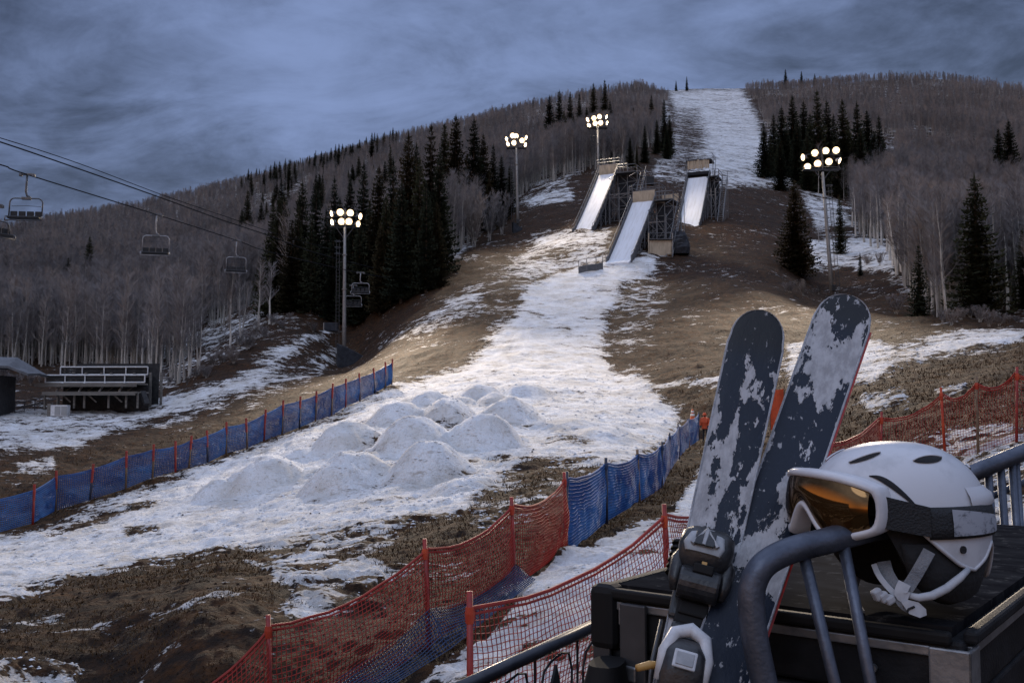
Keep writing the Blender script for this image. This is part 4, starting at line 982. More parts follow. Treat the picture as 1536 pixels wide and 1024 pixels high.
cable([P(-160,162,60),P(0,207,70),P(120,246,82),P(245,293,96),P(330,322,110),P(420,352,124),P(560,392,145)], .035, "thin uppermost lift cable crossing the left sky")
chair(P(41,262,66), 3.15, 2.15, "empty lift chair hanging against the sky, nearest on the left", M_chair, R(8))
chair(P(235,322,84), 3.55, 2.2, "pale-framed empty lift chair hanging in front of the bare wood above the hut", M_chairp, R(14))
chair(P(355,361,106), 3.5, 2.1, "pale-framed empty lift chair just left of the spreading aspen", M_chairp, R(14))
chair(P(541,409,120), 2.5, 2.15, "lift chair hanging low just right of the left light pole", M_chairp, R(5))
chair(P(530,428,124), 2.6, 2.1, "lower lift chair half hidden behind the left light pole", M_chairp, R(5))
chair(P(-6,307,62), 1.95, 1.9, "dark lift chair cut off by the left edge of the photo", M_chair, R(60))
# ------------------------------------------------------------------ net fences
def netmat(name, a, b):
    return mat(name, a, .55, var=b, scale=3, spec=.3, var_lo=.35, var_hi=.7)
M_red = netmat("red_net_cord", (.34,.030,.018), (.22,.018,.014))
M_orange = netmat("orange_net_cord", (.52,.075,.025), (.34,.03,.018))
M_blue = mat("blue_net_cord", (.016,.070,.235), .55, var=(.055,.18,.43), scale=.45, stretch=(1,1,2.5), spec=.3, var_lo=.42, var_hi=.62)
M_bluedark = netmat("dark_blue_net_cord", (.018,.034,.075), (.034,.060,.13))
M_redpost = mat("red_post", (.33,.025,.018), .5, var=(.18,.02,.016), scale=8)
M_woodpost = mat("wooden_post", (.20,.13,.08), .8, var=(.11,.07,.045), scale=6)
M_darkpost = mat("dark_blue_post", (.016,.022,.045), .5, var=(.03,.035,.06), scale=6)
def fence_pts(L, off=0.0, topz=None):
    out = []
    for px, py, Y, h in L:
        q = P(px, py, Y); out.append((Vector((q.x, q.y, H1(q.x, q.y))), q.z))
    return out
def net(bases, tops, cell, cord, sag, bulge, seed, depth=1, rows=None, lean=None, slack=.5, nseg=999):
    """numpy strand net between polyline of base and top points; returns verts, faces"""
    V = []; E = []; o = 0
    for i in range(min(len(bases)-1, nseg)):
        b0, b1, t0, t1 = (np.array(v) for v in (bases[i], bases[i+1], tops[i], tops[i+1]))
        Lw = np.linalg.norm(b1-b0); hh = (np.linalg.norm(t0-b0)+np.linalg.norm(t1-b1))/2
        nc = max(2, int(round(Lw/cell))); nr_ = rows or max(2, int(round(hh/cell)))
        u = np.linspace(0, 1, nc+1)[:,None]; v = np.linspace(0, 1, nr_+1)[None,:]
        B = b0*(1-u[...,None])+b1*u[...,None]; T = t0*(1-u[...,None])+t1*u[...,None]
        T = T - np.array([0,0,1])*(sag*4*u*(1-u))[...,None]*np.ones((1,1,1))
        p = B*(1-v[...,None])+T*v[...,None]
        dirn = (b1-b0)/Lw; nrm = np.array([dirn[1], -dirn[0], 0]); 
        uu = u*Lw+i*3.7; wob = (fbm(uu*1.1+0*v, v*hh*1.4+0*u, seed, 3)-.5)
        blg = bulge*np.sin(np.pi*v)**.8*(.6+.8*vnoise(uu*.5+0*v, 0*u+0*v, seed+5))*np.clip(u*(1-u)*6, 0, 1)**.5
        p = p + nrm*(blg+wob*.16*np.sin(np.pi*np.clip(v,0,1)))[...,None]
        p[...,2] += (fbm(uu*2+0*v, v*hh*2+0*u, seed+9, 3)-.5)*slack*cell*3*np.sin(np.pi*v)
        p += dirn*((fbm(uu*1.7+0*v, v*hh*1.7+0*u, seed+13, 3)-.5)*slack*cell*4*np.sin(np.pi*v))[...,None]
        n0 = (nc+1)*(nr_+1); ii = np.arange(n0).reshape(nc+1, nr_+1)+o; V.append(p.reshape(-1,3)); o += n0
        E.append(np.stack([ii[:-1,:].ravel(), ii[1:,:].ravel()], -1)); E.append(np.stack([ii[:,:-1].ravel(), ii[:,1:].ravel()], -1))
    V = np.concatenate(V); E = np.concatenate(E)
    a, b = V[E[:,0]], V[E[:,1]]; t = b-a; t /= np.linalg.norm(t, axis=1, keepdims=True)+1e-9
    up = np.where(np.abs(t[:,2:3]) > .8, np.array([[1.,0,0]]), np.array([[0,0,1.]])); s1 = np.cross(t, up); s1 /= np.linalg.norm(s1, axis=1, keepdims=True)+1e-9; s2 = np.cross(t, s1)
    r = cord/2; vs = []
    for ang in (0, 2.094, 4.189):
        d_ = s1*math.cos(ang)+s2*math.sin(ang); vs.append(a+d_*r); vs.append(b+d_*r)
    n = len(a); vv = np.concatenate(vs); k = np.arange(n); fs = []
    for j in range(3):
        j2 = (j+1) % 3; fs.append(np.stack([k+2*j*n, k+(2*j+1)*n, k+(2*j2+1)*n, k+2*j2*n], -1))
    return vv, np.concatenate(fs)
def fence(name, label, L, nmat, cell, cord, postmat, postr, sag, bulge, seed, net_h=1.0, net_lo=.04, hem=.02, cap=.14, extra=None, posts=None, tilt=.06, mats_posts=None, doubled=False, slack=.5):
    fp = fence_pts(L); b0 = fp[0][0]; t = thing(name, label, "net fence", b0)
    bases = [q+Vector((0,0,net_lo)) for q, z in fp]; tops = [Vector((q.x, q.y, z)) for q, z in fp]
    vv, ff = net(bases, tops, cell, cord, sag, bulge, seed, slack=slack); 
    me = fast_mesh("net", vv-np.array(b0), ff, 4, [nmat]); obj("net", me, t)
    m = MB(); rg = random.Random(seed); line = []
    for i in range(len(tops)-1):
        for k in range(9):
            u = k/9; q = tops[i].lerp(tops[i+1], u); q.z -= sag*4*u*(1-u); line.append(q-b0+Vector((0,0,rg.uniform(-.012,.012))))
    line.append(tops[-1]-b0)
    m.tube(line, hem, 6); m.tube([q+Vector((.01,0,-hem*2.6)) for q in line], hem*.7, 5); m.build("hem_cord", nmat, t)
    for i, (q, z) in enumerate(fp):
        pm = mats_posts[i % len(mats_posts)] if mats_posts else postmat
        dx_ = rg.uniform(-tilt, tilt); dy_ = rg.uniform(-tilt, tilt)
        m = MB(); po = Vector((q.x,q.y,0)).normalized()*(-.13 if L is FENCE_L else -.15 if L is FENCE_BLUE else -.04); q0 = q-b0+po-Vector((dx_*.5,dy_*.5,.35)); q1 = Vector((q.x+dx_, q.y+dy_, z+cap))-b0+po
        m.tube([q0, q0.lerp(q1,.5), q1], [postr*1.05, postr, postr*.9], 8)
        pt_ = m.build("post", pm, t, smooth=True)
        m = MB(); c = Vector((q.x+dx_*.9, q.y+dy_*.9, z))-b0+po
        if L is FENCE_L: m.tube([q0.lerp(q1,rg.uniform(.55,.72)), q1+Vector((0,0,.02))], [postr*1.15, postr*1.2], 8)
        m.tube([c+Vector((0,0,-.15)), c+Vector((0,0,-.06)), c+Vector((0,0,.0))], [postr*1.2, postr*1.45, postr*1.15], 8)
        m.build("tie", M_orange if nmat is not M_blue else (M_redpost if name == "blue_net_fence" and L is FENCE_L else M_bluedark), pt_)
    return t, fp
fa, fpA = fence("red_net_fence", "orange-red net fence with a dark blue skirt, running up from the bottom left", FENCE_A, M_red, .062, .0125, M_redpost, .035, .20, .16, 101)
# dark blue skirt net sagging on the near side of the red fence
bs_ = []; ts_ = []
for i, (q, z) in enumerate(fpA):
    f = .42 if i < 3 else .30; bs_.append(Vector((q.x+.34, q.y-.42, H1(q.x+.34, q.y-.42)+.05))); ts_.append(Vector((q.x+.03, q.y-.05, q.z+f*1.35)))
vv, ff = net(bs_, ts_, .05, .017, .16, .05, 202, nseg=3); obj("skirt_net", fast_mesh("skirt_net", vv-np.array(fpA[0][0]), ff, 4, [M_bluedark]), fa)
fence("blue_net_fence", "blue net fence on dark posts leading away to the figure in orange", FENCE_BLUE, M_blue, .075, .026, M_darkpost, .045, .14, .06, 303, mats_posts=[M_darkpost,M_darkpost,M_woodpost,M_darkpost])
fence("red_net_fence", "wide-meshed red net fence nearest the case, passing behind the skis and helmet", FENCE_B, M_red, .066, .0105, M_redpost, .032, .22, .14, 404, mats_posts=[M_redpost,M_redpost,M_redpost,M_redpost,M_redpost,M_orange,M_woodpost,M_redpost])
fence("blue_net_fence", "long blue net fence with red-tipped wooden posts along the left of the mogul field", FENCE_L, M_blue, .10, .045, M_woodpost, .055, .05, .12, 505, mats_posts=[M_woodpost,M_woodpost,M_redpost,M_woodpost,M_darkpost], tilt=.1, cap=.28)
# ------------------------------------------------------------------ figure in orange, cones, banner
M_jacket = mat("orange_jacket", (.62,.085,.018), .6, var=(.48,.06,.016), scale=7)
M_trouser = mat("dark_trousers", (.020,.022,.028), .8)
M_skin = mat("skin", (.40,.24,.17), .6)
def skin_obj(name, verts, edges, radii, mt, parent, root=0, sub=2):
    me = bpy.data.meshes.new(name); me.from_pydata(verts, edges, []); me.materials.append(mt)
    o = bpy.data.objects.new(name, me); COL.objects.link(o); o.parent = parent
    o.modifiers.new("skin", 'SKIN'); 
    for i, r in enumerate(radii):
        sv = me.skin_vertices[0].data[i]; sv.radius = (r, r) if not isinstance(r, tuple) else r; sv.use_root = (i == root)
    md = o.modifiers.new("sub", 'SUBSURF'); md.levels = sub; md.render_levels = sub; return o
q = P(1058,655,57.0); pb_ = Vector((q.x, q.y, H1(q.x, q.y)))
hk = 1.0
pe = thing("person", "person in an orange jacket and dark trousers at the far end of the blue fence", "person", pb_, R(-30))
vb = [(0,0,.86),(0,0,1.08),(0,-.03,1.30),(0,-.04,1.42),(0,-.07,1.50),(0,-.08,1.60),(.10,0,.80),(.115,-.02,.47),(.12,.03,.08),(.13,-.10,.03),(-.10,0,.80),(-.115,.0,.47),(-.13,.05,.08),(-.14,-.08,.03),
      (.19,-.04,1.36),(.25,-.03,1.10),(.22,-.16,.90),(.20,-.22,.83),(-.19,-.04,1.36),(-.25,-.03,1.10),(-.22,-.16,.90),(-.20,-.22,.83)]
eb = [(0,1),(1,2),(2,3),(3,4),(4,5),(0,6),(6,7),(7,8),(8,9),(0,10),(10,11),(11,12),(12,13),(2,14),(14,15),(15,16),(16,17),(2,18),(18,19),(19,20),(20,21)]
rb = [.13,.13,.14,.06,.075,.09,.085,.06,.05,.04,.085,.06,.05,.04,.06,.05,.04,.035,.06,.05,.04,.035]
skin_obj("person_body", vb, eb, rb, M_trouser, pe)
vj = [(0,0,.80),(0,0,.95),(0,0,1.12),(0,-.03,1.30),(0,-.05,1.42),(0,-.075,1.50),(.20,-.04,1.35),(.265,-.03,1.10),(.225,-.15,.91),(-.20,-.04,1.35),(-.265,-.03,1.10),(-.225,-.15,.91)]
ej = [(0,1),(1,2),(2,3),(3,4),(4,5),(3,6),(6,7),(7,8),(3,9),(9,10),(10,11)]
rj = [.19,.19,.185,.18,.10,.115,.085,.075,.06,.085,.075,.06]
skin_obj("jacket", vj, ej, rj, M_jacket, pe, root=1)
m = MB(); m.grid([[(.105*math.cos(a)*c_, -.08+.11*math.sin(a)*c_, 1.56+zz) for a in [i*.5236 for i in range(12)]] for c_, zz in ((1,-.02),(1.02,.05),(.8,.12),(.3,.155))], closed=True); m.build("beanie", M_jacket, pe, smooth=True)
M_cone = mat("cone_orange", (.60,.10,.02), .5); M_white = mat("white_band", (.75,.73,.68), .5)
for px_, pb2, lb in ((1029,640,"orange cone with a pale band, standing alone left of the figure in orange"),(1039,634,"orange cone with pale bands, right beside the end of the blue fence")):
    c0 = P(px_, pb2, 57 if px_ < 1035 else 62); c0.z = H1(c0.x, c0.y)
    t = thing("traffic_cone", lb, "traffic cone", c0, .3); m = MB(); m.box((0,0,.03),(.5,.5,.06)); m.build("base", M_cone, t, bevel=.02)
    m = MB(); m.grid([[(r_*math.cos(a), r_*math.sin(a), z_) for a in [i*.3927 for i in range(16)]] for r_, z_ in ((.18,.06),(.13,.28),(.09,.50),(.045,.72),(.02,.74))], closed=True); m.build("body", M_cone, t, smooth=True)
    for z0_, z1_ in ((.30,.44),(.52,.62)):
        f_ = lambda z: .187-.197*(z-.03)+.012
        m = MB(); m.grid([[(f_(z)*math.cos(a), f_(z)*math.sin(a), z) for a in [i*.3927 for i in range(16)]] for z in (z0_, z1_)], closed=True); m.build("band", M_white, t, smooth=True)
c0 = P(1166,628,44); c0.z = H1(c0.x, c0.y)
t = thing("safety_banner", "bright orange safety banner standing on the slope, glimpsed between the two skis", "banner", c0, R(10))
m = MB(); rows = []
for i in range(9): rows.append([(-.34+.68*i/8, .05*math.sin(i*.9), .15), (-.34+.68*i/8, .05*math.sin(i*.9+.4), 1.0), (-.34+.68*i/8, .04*math.sin(i*.9+.8), 2.02-.05*math.sin(math.pi*i/8))])
m.grid(rows); m.build("cloth", M_jacket, t, thick=.012)
for s_ in (-.36,.36): m = MB(); m.tube([(s_,0,-.4),(s_,0,2.1)], .03, 6); m.build("post", M_woodpost, t)
# ------------------------------------------------------------------ foreground: case, skis, helmet, barriers
HC = .31
def plane(px, py, z=-HC):
    d = ray(px, py); return d*(z/d.z)
CA = plane(898,879); CB = plane(1450,952); ea = (CB-CA); LA = ea.length; ea.normalize(); eb = Vector((-ea.y, ea.x, 0))
LD = 1.42
M_case = mat("case_black_laminate", (.010,.011,.013), .55, var=(.022,.023,.026), scale=9, bump=.15, bscale=140, spec=.12)
def casetop():
    m = mat("case_top_worn", (.030,.030,.032), .42, spec=.0); nt = m.node_tree; g = G(nt); b = nt.nodes["Principled BSDF"]
    tc = g.n("ShaderNodeTexCoord"); o = tc.outputs["Object"]
    n = g.noise(g.mapping(o, (1.6, 4.5, 3)), 3, 6, .65); n2 = g.noise(o, 26, 5, .7)
    c = g.mix(g.smooth(n, .34, .76), (.010,.010,.012), (.030,.030,.032)); c = g.mix(g.math('MULTIPLY', g.smooth(n2, .55, .7), .5), c, (.12,.115,.11))
    nt.links.new(c, b.inputs["Base Color"]); nt.links.new(g.math('ADD', g.math('MULTIPLY', n, .5), .36), b.inputs["Roughness"])
    bp = g.n("ShaderNodeBump"); bp.inputs["Strength"].default_value = .12; bp.inputs["Distance"].default_value = .002; nt.links.new(n2, bp.inputs["Height"]); nt.links.new(bp.outputs[0], b.inputs["Normal"])
    gl = g.n("ShaderNodeBsdfGlossy"); gl.inputs["Roughness"].default_value = .42; gl.inputs["Color"].default_value = (.9,.92,1,1); nt.links.new(bp.outputs[0], gl.inputs["Normal"])
    mx = g.n("ShaderNodeMixShader"); mx.inputs[0].default_value = .0022; nt.links.new(b.outputs[0], mx.inputs[1]); nt.links.new(gl.outputs[0], mx.inputs[2])
    nt.links.new(mx.outputs[0], [q for q in nt.nodes if q.type == 'OUTPUT_MATERIAL'][0].inputs[0]); return m
M_ctop = casetop()
M_alu = mat("worn_aluminium", (.34,.35,.37), .42, .75, var=(.20,.21,.225), scale=14, bump=.1, bscale=80)
M_galv = mat("galvanised_tube", (.115,.13,.17), .46, .7, var=(.06,.07,.095), scale=9, bump=.12, bscale=120, detail=6)
M_rubber = mat("black_rubber", (.010,.010,.011), .65, spec=.2)
cs_ = thing("flight_case", "long black flight case with worn metal edges and corners, carrying the helmet", "flight case", CA, math.atan2(ea.y, ea.x))
GZ = -1.36
Hc = -HC-GZ-.12       # body height
m = MB(); m.box((LA/2, LD/2, -.012-.09/2),(LA-.012, LD-.012, .09)); m.build("lid", M_case, cs_, bevel=.006)
m = MB(); m.box((LA/2, LD/2, -.1035-(Hc-.10)/2),(LA-.012, LD-.012, Hc-.1035)); m.build("body", M_case, cs_, bevel=.006)
m = MB(); m.box((LA/2, LD/2, -.006),(LA-.05, LD-.05, .018)); m.build("top_panel", M_ctop, cs_)
for nm, pts in (("edge_trim", [((0,0,0),(LA,0,0)),((0,LD,0),(LA,LD,0)),((0,0,0),(0,LD,0)),((LA,0,0),(LA,LD,0))]),):
    for p_, q_ in pts:
        m = MB(); p_ = Vector(p_); q_ = Vector(q_); d_ = (q_-p_).normalized()
        m.bar(p_+d_*.02-Vector((0,0,.008)), q_-d_*.02-Vector((0,0,.008)), .020, .018); m.build(nm, M_rubber if d_.x > .5 else M_case, cs_, bevel=.005)
        inn = Vector((LA/2, LD/2, 0)); mid_ = (p_+q_)/2; out = (mid_-inn); out = Vector((0, math.copysign(1,out.y),0)) if d_.x > .5 else Vector((math.copysign(1,out.x),0,0))
        m = MB(); off = -out*.004 - Vector((0,0,.0285)); m.bar(p_+d_*.03+off, q_-d_*.03+off, .010, .014); m.build("edge_strip", M_alu, cs_, bevel=.002)
for cx_, cy_ in ((0,0),(LA,0),(0,LD),(LA,LD)):
    sx_ = 1 if cx_ == 0 else -1; sy_ = 1 if cy_ == 0 else -1; m = MB()
    if (cx_, cy_) == (0, 0):
        m.box((cx_+sx_*.012, cy_+sy_*.010, -.05),(.052,.048,.112)); m.build("corner_guard", M_rubber, cs_, bevel=.014)
        m = MB(); m.box((.060, -.0035, -.045),(.034,.006,.03)); m.build("corner_plate", M_alu, cs_, bevel=.003)
    else:
        m.box((cx_+sx_*.022, cy_-sy_*.003, -.052),(.056,.006,.062)); m.box((cx_-sx_*.003, cy_+sy_*.022, -.052),(.006,.056,.062))
        m.build("corner_guard", M_alu, cs_, bevel=.004)
m = MB()
for x_ in (.012, LA-.012):
    m.box((x_, -.004, -.36),(.030,.010,.52))
    m.box((x_-.018 if x_ < .1 else x_+.016, .012, -.36),(.008,.034,.52))
m.build("corner_post", M_steel, cs_, bevel=.003)
m = MB(); m.box((-.010, .010, -.155),(.005,.012,.10)); m.build("side_edge", M_alu, cs_, bevel=.002)
m = MB(); m.box((.075,-.009,-.17),(.05,.010,.30)); m.build("hinge_plate", M_steel, cs_, bevel=.003)
for z_, h_ in ((-.135,.026),(-.185,.034),(-.245,.036)):
    m = MB(); m.box((.072 if z_ > -.15 else .08,-.0165,z_),(.024,.006,h_)); m.build("bracket", M_alu, cs_, bevel=.005)
for x_, z_ in ((.20,-.065),(.30,-.065),(.42,-.30),(.47,-.065)):
    m = MB(); m.tube([(x_,-.004,z_),(x_,.004,z_)], .006, 10); m.build("rivet", M_alu, cs_)
lt = MB(); lt.box((.375,-.006,-.155),(.10,.008,.10)); lt.build("latch_plate", M_steel, cs_, bevel=.004)
lt = MB(); lt.tube([(.375,-.008,-.15),(.375,-.018,-.15)], .024, 16); lt.box((.375,-.02,-.15),(.034,.008,.012)); lt.build("latch", M_alu, cs_, bevel=.002)
m = MB(); m.box((LA+.003, .35, -.5),(.008, .10, .10)); m.build("side_plate", M_alu, cs_, bevel=.003)
for x_ in (.08, LA-.08):
    for y_ in (.10, LD-.10):
        zf = -Hc; gw = H1(*(CA+ea*x_+eb*y_).xy)+HC
        m = MB(); m.box((x_,y_,zf-.012),(.11,.10,.02)); m.box((x_-.03,y_,(zf+gw)/2),(.012,.06,max(.05,zf-gw-.03))); m.box((x_+.03,y_,(zf+gw)/2),(.012,.06,max(.05,zf-gw-.03))); w_ = m.build("caster", M_steel, cs_)
        m = MB(); m.tube([(x_-.02,y_,gw+.045),(x_+.02,y_,gw+.045)], .048, 16); m.build("wheel", M_rubber, w_)
# ---- skis
def skimat():
    m = mat("scraped_navy_topsheet", (.018,.034,.068), .38, spec=.3); nt = m.node_tree; g = G(nt); b = nt.nodes["Principled BSDF"]
    tc = g.n("ShaderNodeTexCoord"); o = tc.outputs["Object"]; oi = g.n("ShaderNodeObjectInfo")
    ad = g.n("ShaderNodeVectorMath", operation='ADD'); cbx = g.n("ShaderNodeCombineXYZ"); nt.links.new(g.math('MULTIPLY', oi.outputs["Object Index"], 5.3), cbx.inputs[0]); nt.links.new(g.math('MULTIPLY', oi.outputs["Object Index"], 2.9), cbx.inputs[1])
    nt.links.new(g.mapping(o, (1, .42, 1)), ad.inputs[0]); nt.links.new(cbx.outputs[0], ad.inputs[1]); v = ad.outputs[0]
    a = g.noise(v, 26, 6, .66, .25); bq = g.noise(v, 70, 6, .7); c = g.noise(v, 7, 3)
    at = g.n("ShaderNodeAttribute", attribute_name="wear"); f = at.outputs["Fac"]
    s = g.math('ADD', g.math('MULTIPLY', g.math('SUBTRACT', a, .5), 3.6), g.math('ADD', g.math('MULTIPLY', g.math('SUBTRACT', bq, .5), 1.6), f))
    s = g.math('ADD', s, g.math('MULTIPLY', g.math('SUBTRACT', c, .5), 1.0))
    pt = g.smooth(s, .0, .06)
    speck = g.smooth(bq, .60, .64)
    base = g.mix(g.smooth(g.noise(o, 130, 4, .7), .55, .75), (.006,.011,.024), (.014,.022,.042))
    white = g.mix(g.smooth(bq, .35, .65), (.28,.28,.295), (.43,.43,.45))
    tipd = g.n("ShaderNodeAttribute", attribute_name="tip_dark"); base = g.mix(tipd.outputs["Fac"], base, (.010,.011,.014))
    col = g.mix(g.math('MAXIMUM', pt, g.math('MULTIPLY', speck, .7)), base, white)
    nt.links.new(col, b.inputs["Base Color"]); nt.links.new(g.math('ADD', g.math('MULTIPLY', pt, .45), .44), b.inputs["Roughness"])
    bp = g.n("ShaderNodeBump"); bp.inputs["Strength"].default_value = .9; bp.inputs["Distance"].default_value = .0022; nt.links.new(g.math('ADD', pt, g.math('MULTIPLY', bq, .6)), bp.inputs["Height"]); nt.links.new(bp.outputs[0], b.inputs["Normal"]); return m
M_ski = skimat()
M_skiedge = mat("frosted_ski_edge", (.42,.43,.46), .7, var=(.24,.25,.28), scale=60, bump=.5, bscale=300)
M_skired = mat("red_sidewall", (.36,.022,.016), .45, var=(.2,.016,.014), scale=40)
M_skibase = mat("ski_base_black", (.012,.012,.014), .4)
def ski(name, label, P_tip, P_mid, zbot, w_tip, w_waist, rock, idx, redside, wearf, darktip):
    t_ = (P_tip-P_mid).normalized(); view = -((P_tip+P_mid)/2).normalized()
    w_ = t_.cross(view).normalized()      # points to the photo's left/right
    if w_.x < 0: w_ = -w_
    nn = w_.cross(t_).normalized()
    if nn.y > 0: nn = -nn
    w_ = t_.cross(nn).normalized()
    L = (P_tip.z-zbot)/t_.z; base = P_tip-t_*L
    M = Matrix((w_, t_, nn)).transposed().to_4x4(); M.translation = base
    o = thing(name, label, "ski", base, 0); o.rotation_euler = M.to_euler(); o.matrix_basis = M
    NL = 90; NW = 12; rows = []; wear = []; tipd = []; prof = []
    for i in range(NL+1):
        s = L*i/NL if i < 60 else L*60/NL + (L-L*60/NL)*(1-(1-(i-60)/30)**1.8)
        u = s/L; 
        hw = w_waist/2 + (w_tip-w_waist)/2*max(0, (u-.35)/.53)**1.5 if u > .35 else w_waist/2 + (w_tip*.92-w_waist)/2*((.35-u)/.35)**1.6
        td = L-s; rt = w_tip*.62
        if td < rt: hw = w_tip/2*math.sqrt(max(0, 1-(1-td/rt)**2.25))
        if s < .03: hw *= math.sqrt(max(.05, 1-(1-s/.03)**2))
        hw = max(hw, .0015)
        lift = rock*max(0, (u-.78)/.22)**2.2 + .012*(1-(2*min(u,.8)/.8-1)**2)*0
        prof.append((s, hw, lift))
    th = .011
    for s, hw, lift in prof:
        tk = th*(.55+.45*min(1, (L-s)/.35)); row = []
        for j in range(NW+1):
            v = -1+2*j/NW; crown = (1-abs(v)**6)*.0015
            row.append((hw*v*.925, s, lift+tk/2+crown))
        rows.append(row)
    tp_ = MB(); tp_.grid(rows); top = tp_.build("topsheet", M_ski, o, smooth=True); top.pass_index = idx
    va = top.data.attributes.new("wear", 'FLOAT', 'POINT'); vb_ = top.data.attributes.new("tip_dark", 'FLOAT', 'POINT')
    wv = []; dv = []
    for (s, hw, lift) in prof:
        for j in range(NW+1):
            v = -1+2*j/NW; wv.append(wearf(v, s-0, L)); dv.append(max(0, min(1, ((s-(L-darktip))/.05)))) 
    va.data.foreach_set("value", wv); vb_.data.foreach_set("value", dv)
    for s_ in (-1, 1):
        m = MB(); r2 = []
        for s, hw, lift in prof:
            tk = th*(.55+.45*min(1, (L-s)/.35)); x0 = s_*hw*.925; x1 = s_*hw
            r2.append([(x0,s,lift+tk/2+.0004),(x0+(x1-x0)*.5,s,lift+tk/2+.0022),(x1,s,lift+tk/2-.0005),(x1,s,lift-tk/2),(x0,s,lift-tk/2)])
        m.grid(r2); m.build("edge_rim", M_skiedge, o, smooth=True)
        if s_ == redside:
            m = MB(); r2 = []
            for s, hw, lift in prof[38:-8]:
                x1 = s_*hw; r2.append([(x1,s,lift+.003),(x1+s_*.0035,s,lift+.002),(x1+s_*.0035,s,lift-.005),(x1,s,lift-.006)])
            m.grid(r2); m.build("sidewall", M_skired, o)
    m = MB(); m.grid([[(-hw*.97,s,lift-.0055*(.55+.45*min(1,(L-s)/.35))),(hw*.97,s,lift-.0055*(.55+.45*min(1,(L-s)/.35)))] for s, hw, lift in prof]); m.build("ski_base", M_skibase, o)
    return o, L, M
def wear1(v, s, L):
    u = (L-s); f = -.27
    if u < .115: f -= .9*(1-u/.115)
    f += .50*math.exp(-((v-.62)/.35)**2-((u-.20)/.05)**2) + .75*math.exp(-((v+.10)/.28)**2-((u-.30)/.10)**2) + .85*math.exp(-((v+.85)/.30)**2-((u-.40)/.13)**2)
    f += .9*math.exp(-((v+.6)/.5)**2-((u-.52)/.06)**2) + .5*math.exp(-((v-.4)/.4)**2-((u-.47)/.08)**2) + .8*math.exp(-((v-.5)/.5)**2-((u-.83)/.06)**2) + .3*math.exp(-((u-.66)/.2)**2)
    f += .45*max(0, abs(v)-.8)/.2*(1 if u > .12 else .2)
    return f
def wear2(v, s, L):
    u = (L-s); f = -.58
    f += 1.9*math.exp(-((v-.25)/.55)**2-((u-.175)/.055)**2) + 1.1*math.exp(-((v+.55)/.45)**2-((u-.11)/.09)**2) + 1.0*math.exp(-((v-.7)/.25)**2-((u-.10)/.06)**2)
    f += .9*math.exp(-((v-.2)/.4)**2-((u-.25)/.04)**2) + .75*math.exp(-((v-.3)/.6)**2-((u-.46)/.06)**2) + 1.0*math.exp(-((u-.60)/.05)**2)
    f += .35*max(0, abs(v)-.8)/.2
    f -= 1.2*min(1, max(0, (u-.64)/.08))
    return f
zb = H1(.25,1.25)
def tip_of(px, py, Y): return P(px, py, Y)
S1, L1, M1 = ski("ski", "scraped navy ski on the left with a dark tip and a binding near the bottom", P(1140,485,1.74), P(1057,870,1.500), zb+.01, .094, .074, .035, 1, 0, wear1, .11)
S2, L2, M2 = ski("ski", "scraped navy ski on the right, leaning outward, with white patches and a red sidewall", P(1270,462,1.84), P(1127,870,1.488), zb+.01, .100, .082, .03, 2, 1, wear2, .10)
# binding on the left ski, built in ski axes (x across, y along, z out of the topsheet)
def on_ski(M, L, px, py):
    """ski-axis coordinates where a line of sight meets the ski's face"""
    d = ray(px, py); o = M.translation; n = M.col[2].to_3d(); k = o.dot(n)/d.dot(n); return M.inverted() @ (d*k)
M_bind = mat("binding_black", (.014,.015,.018), .35, var=(.03,.031,.035), scale=50, spec=.5, bump=.1, bscale=200)
M_bgrey = mat("binding_grey", (.34,.35,.37), .4, var=(.24,.25,.27), scale=40)
M_bwhite = mat("binding_white", (.56,.57,.60), .45, var=(.42,.43,.46), scale=40)
M_bor = mat("binding_mark", (.42,.24,.07), .5)
c = on_ski(M1, L1, 1050, 868); by = c.y; bx_ = c.x
def sbox(mb, x, y, z, sx, sy, sz, rx=0): mb.box((x,y,z),(sx,sy,sz), Matrix.Rotation(rx,3,'X') if rx else None)
tb = MB(); sbox(tb, bx_, by, .012, .070, .150, .014); tp_ = tb.build("toe_binding", M_bind, S1, bevel=.005)
def loft(prof, name, mt, parent, bev=None, n=18, pw=3.0):
    """prof: (y, z_center, half_w, half_h) superellipse sections along y"""
    m = MB(); rows = []
    for y, zc, hw, hh, xo in prof:
        row = []
        for i in range(n):
            a = 2*math.pi*i/n; ca = math.cos(a); sa = math.sin(a)
            row.append((xo+hw*math.copysign(abs(ca)**(2/pw), ca), y, zc+hh*math.copysign(abs(sa)**(2/pw), sa)))
        rows.append(row)
    m.grid(rows, closed=True); m.add(rows[0], [tuple(range(n))]); m.add(rows[-1], [tuple(range(n))[::-1]]); return m.build(name, mt, parent, smooth=True, bevel=bev, fixn=True)
loft([(by-.004,.032,.030,.016,bx_),(by+.008,.036,.038,.024,bx_),(by+.030,.040,.042,.028,bx_),(by+.052,.036,.040,.024,bx_),(by+.066,.028,.030,.016,bx_),(by+.072,.022,.018,.009,bx_)], "toe_housing", M_bind, tp_)
loft([(by+.014,.062,.026,.006,bx_-.004),(by+.026,.065,.031,.006,bx_-.004),(by+.046,.058,.026,.006,bx_-.002),(by+.060,.046,.015,.005,bx_)], "toe_cover", M_bgrey, tp_)
m = MB(); sbox(m, bx_-.004, by+.034, .0725, .030, .026, .004, -.25); m.build("toe_window", M_bind, tp_, bevel=.002)
m = MB(); m.tube([(bx_-.022,by+.022,.0735),(bx_-.004,by+.052,.068),(bx_+.016,by+.024,.0735)], .0035, 6); m.tube([(bx_-.005,by+.022,.075),(bx_-.003,by+.048,.070)], .004, 6); m.build("toe_ridge", M_bgrey, tp_)
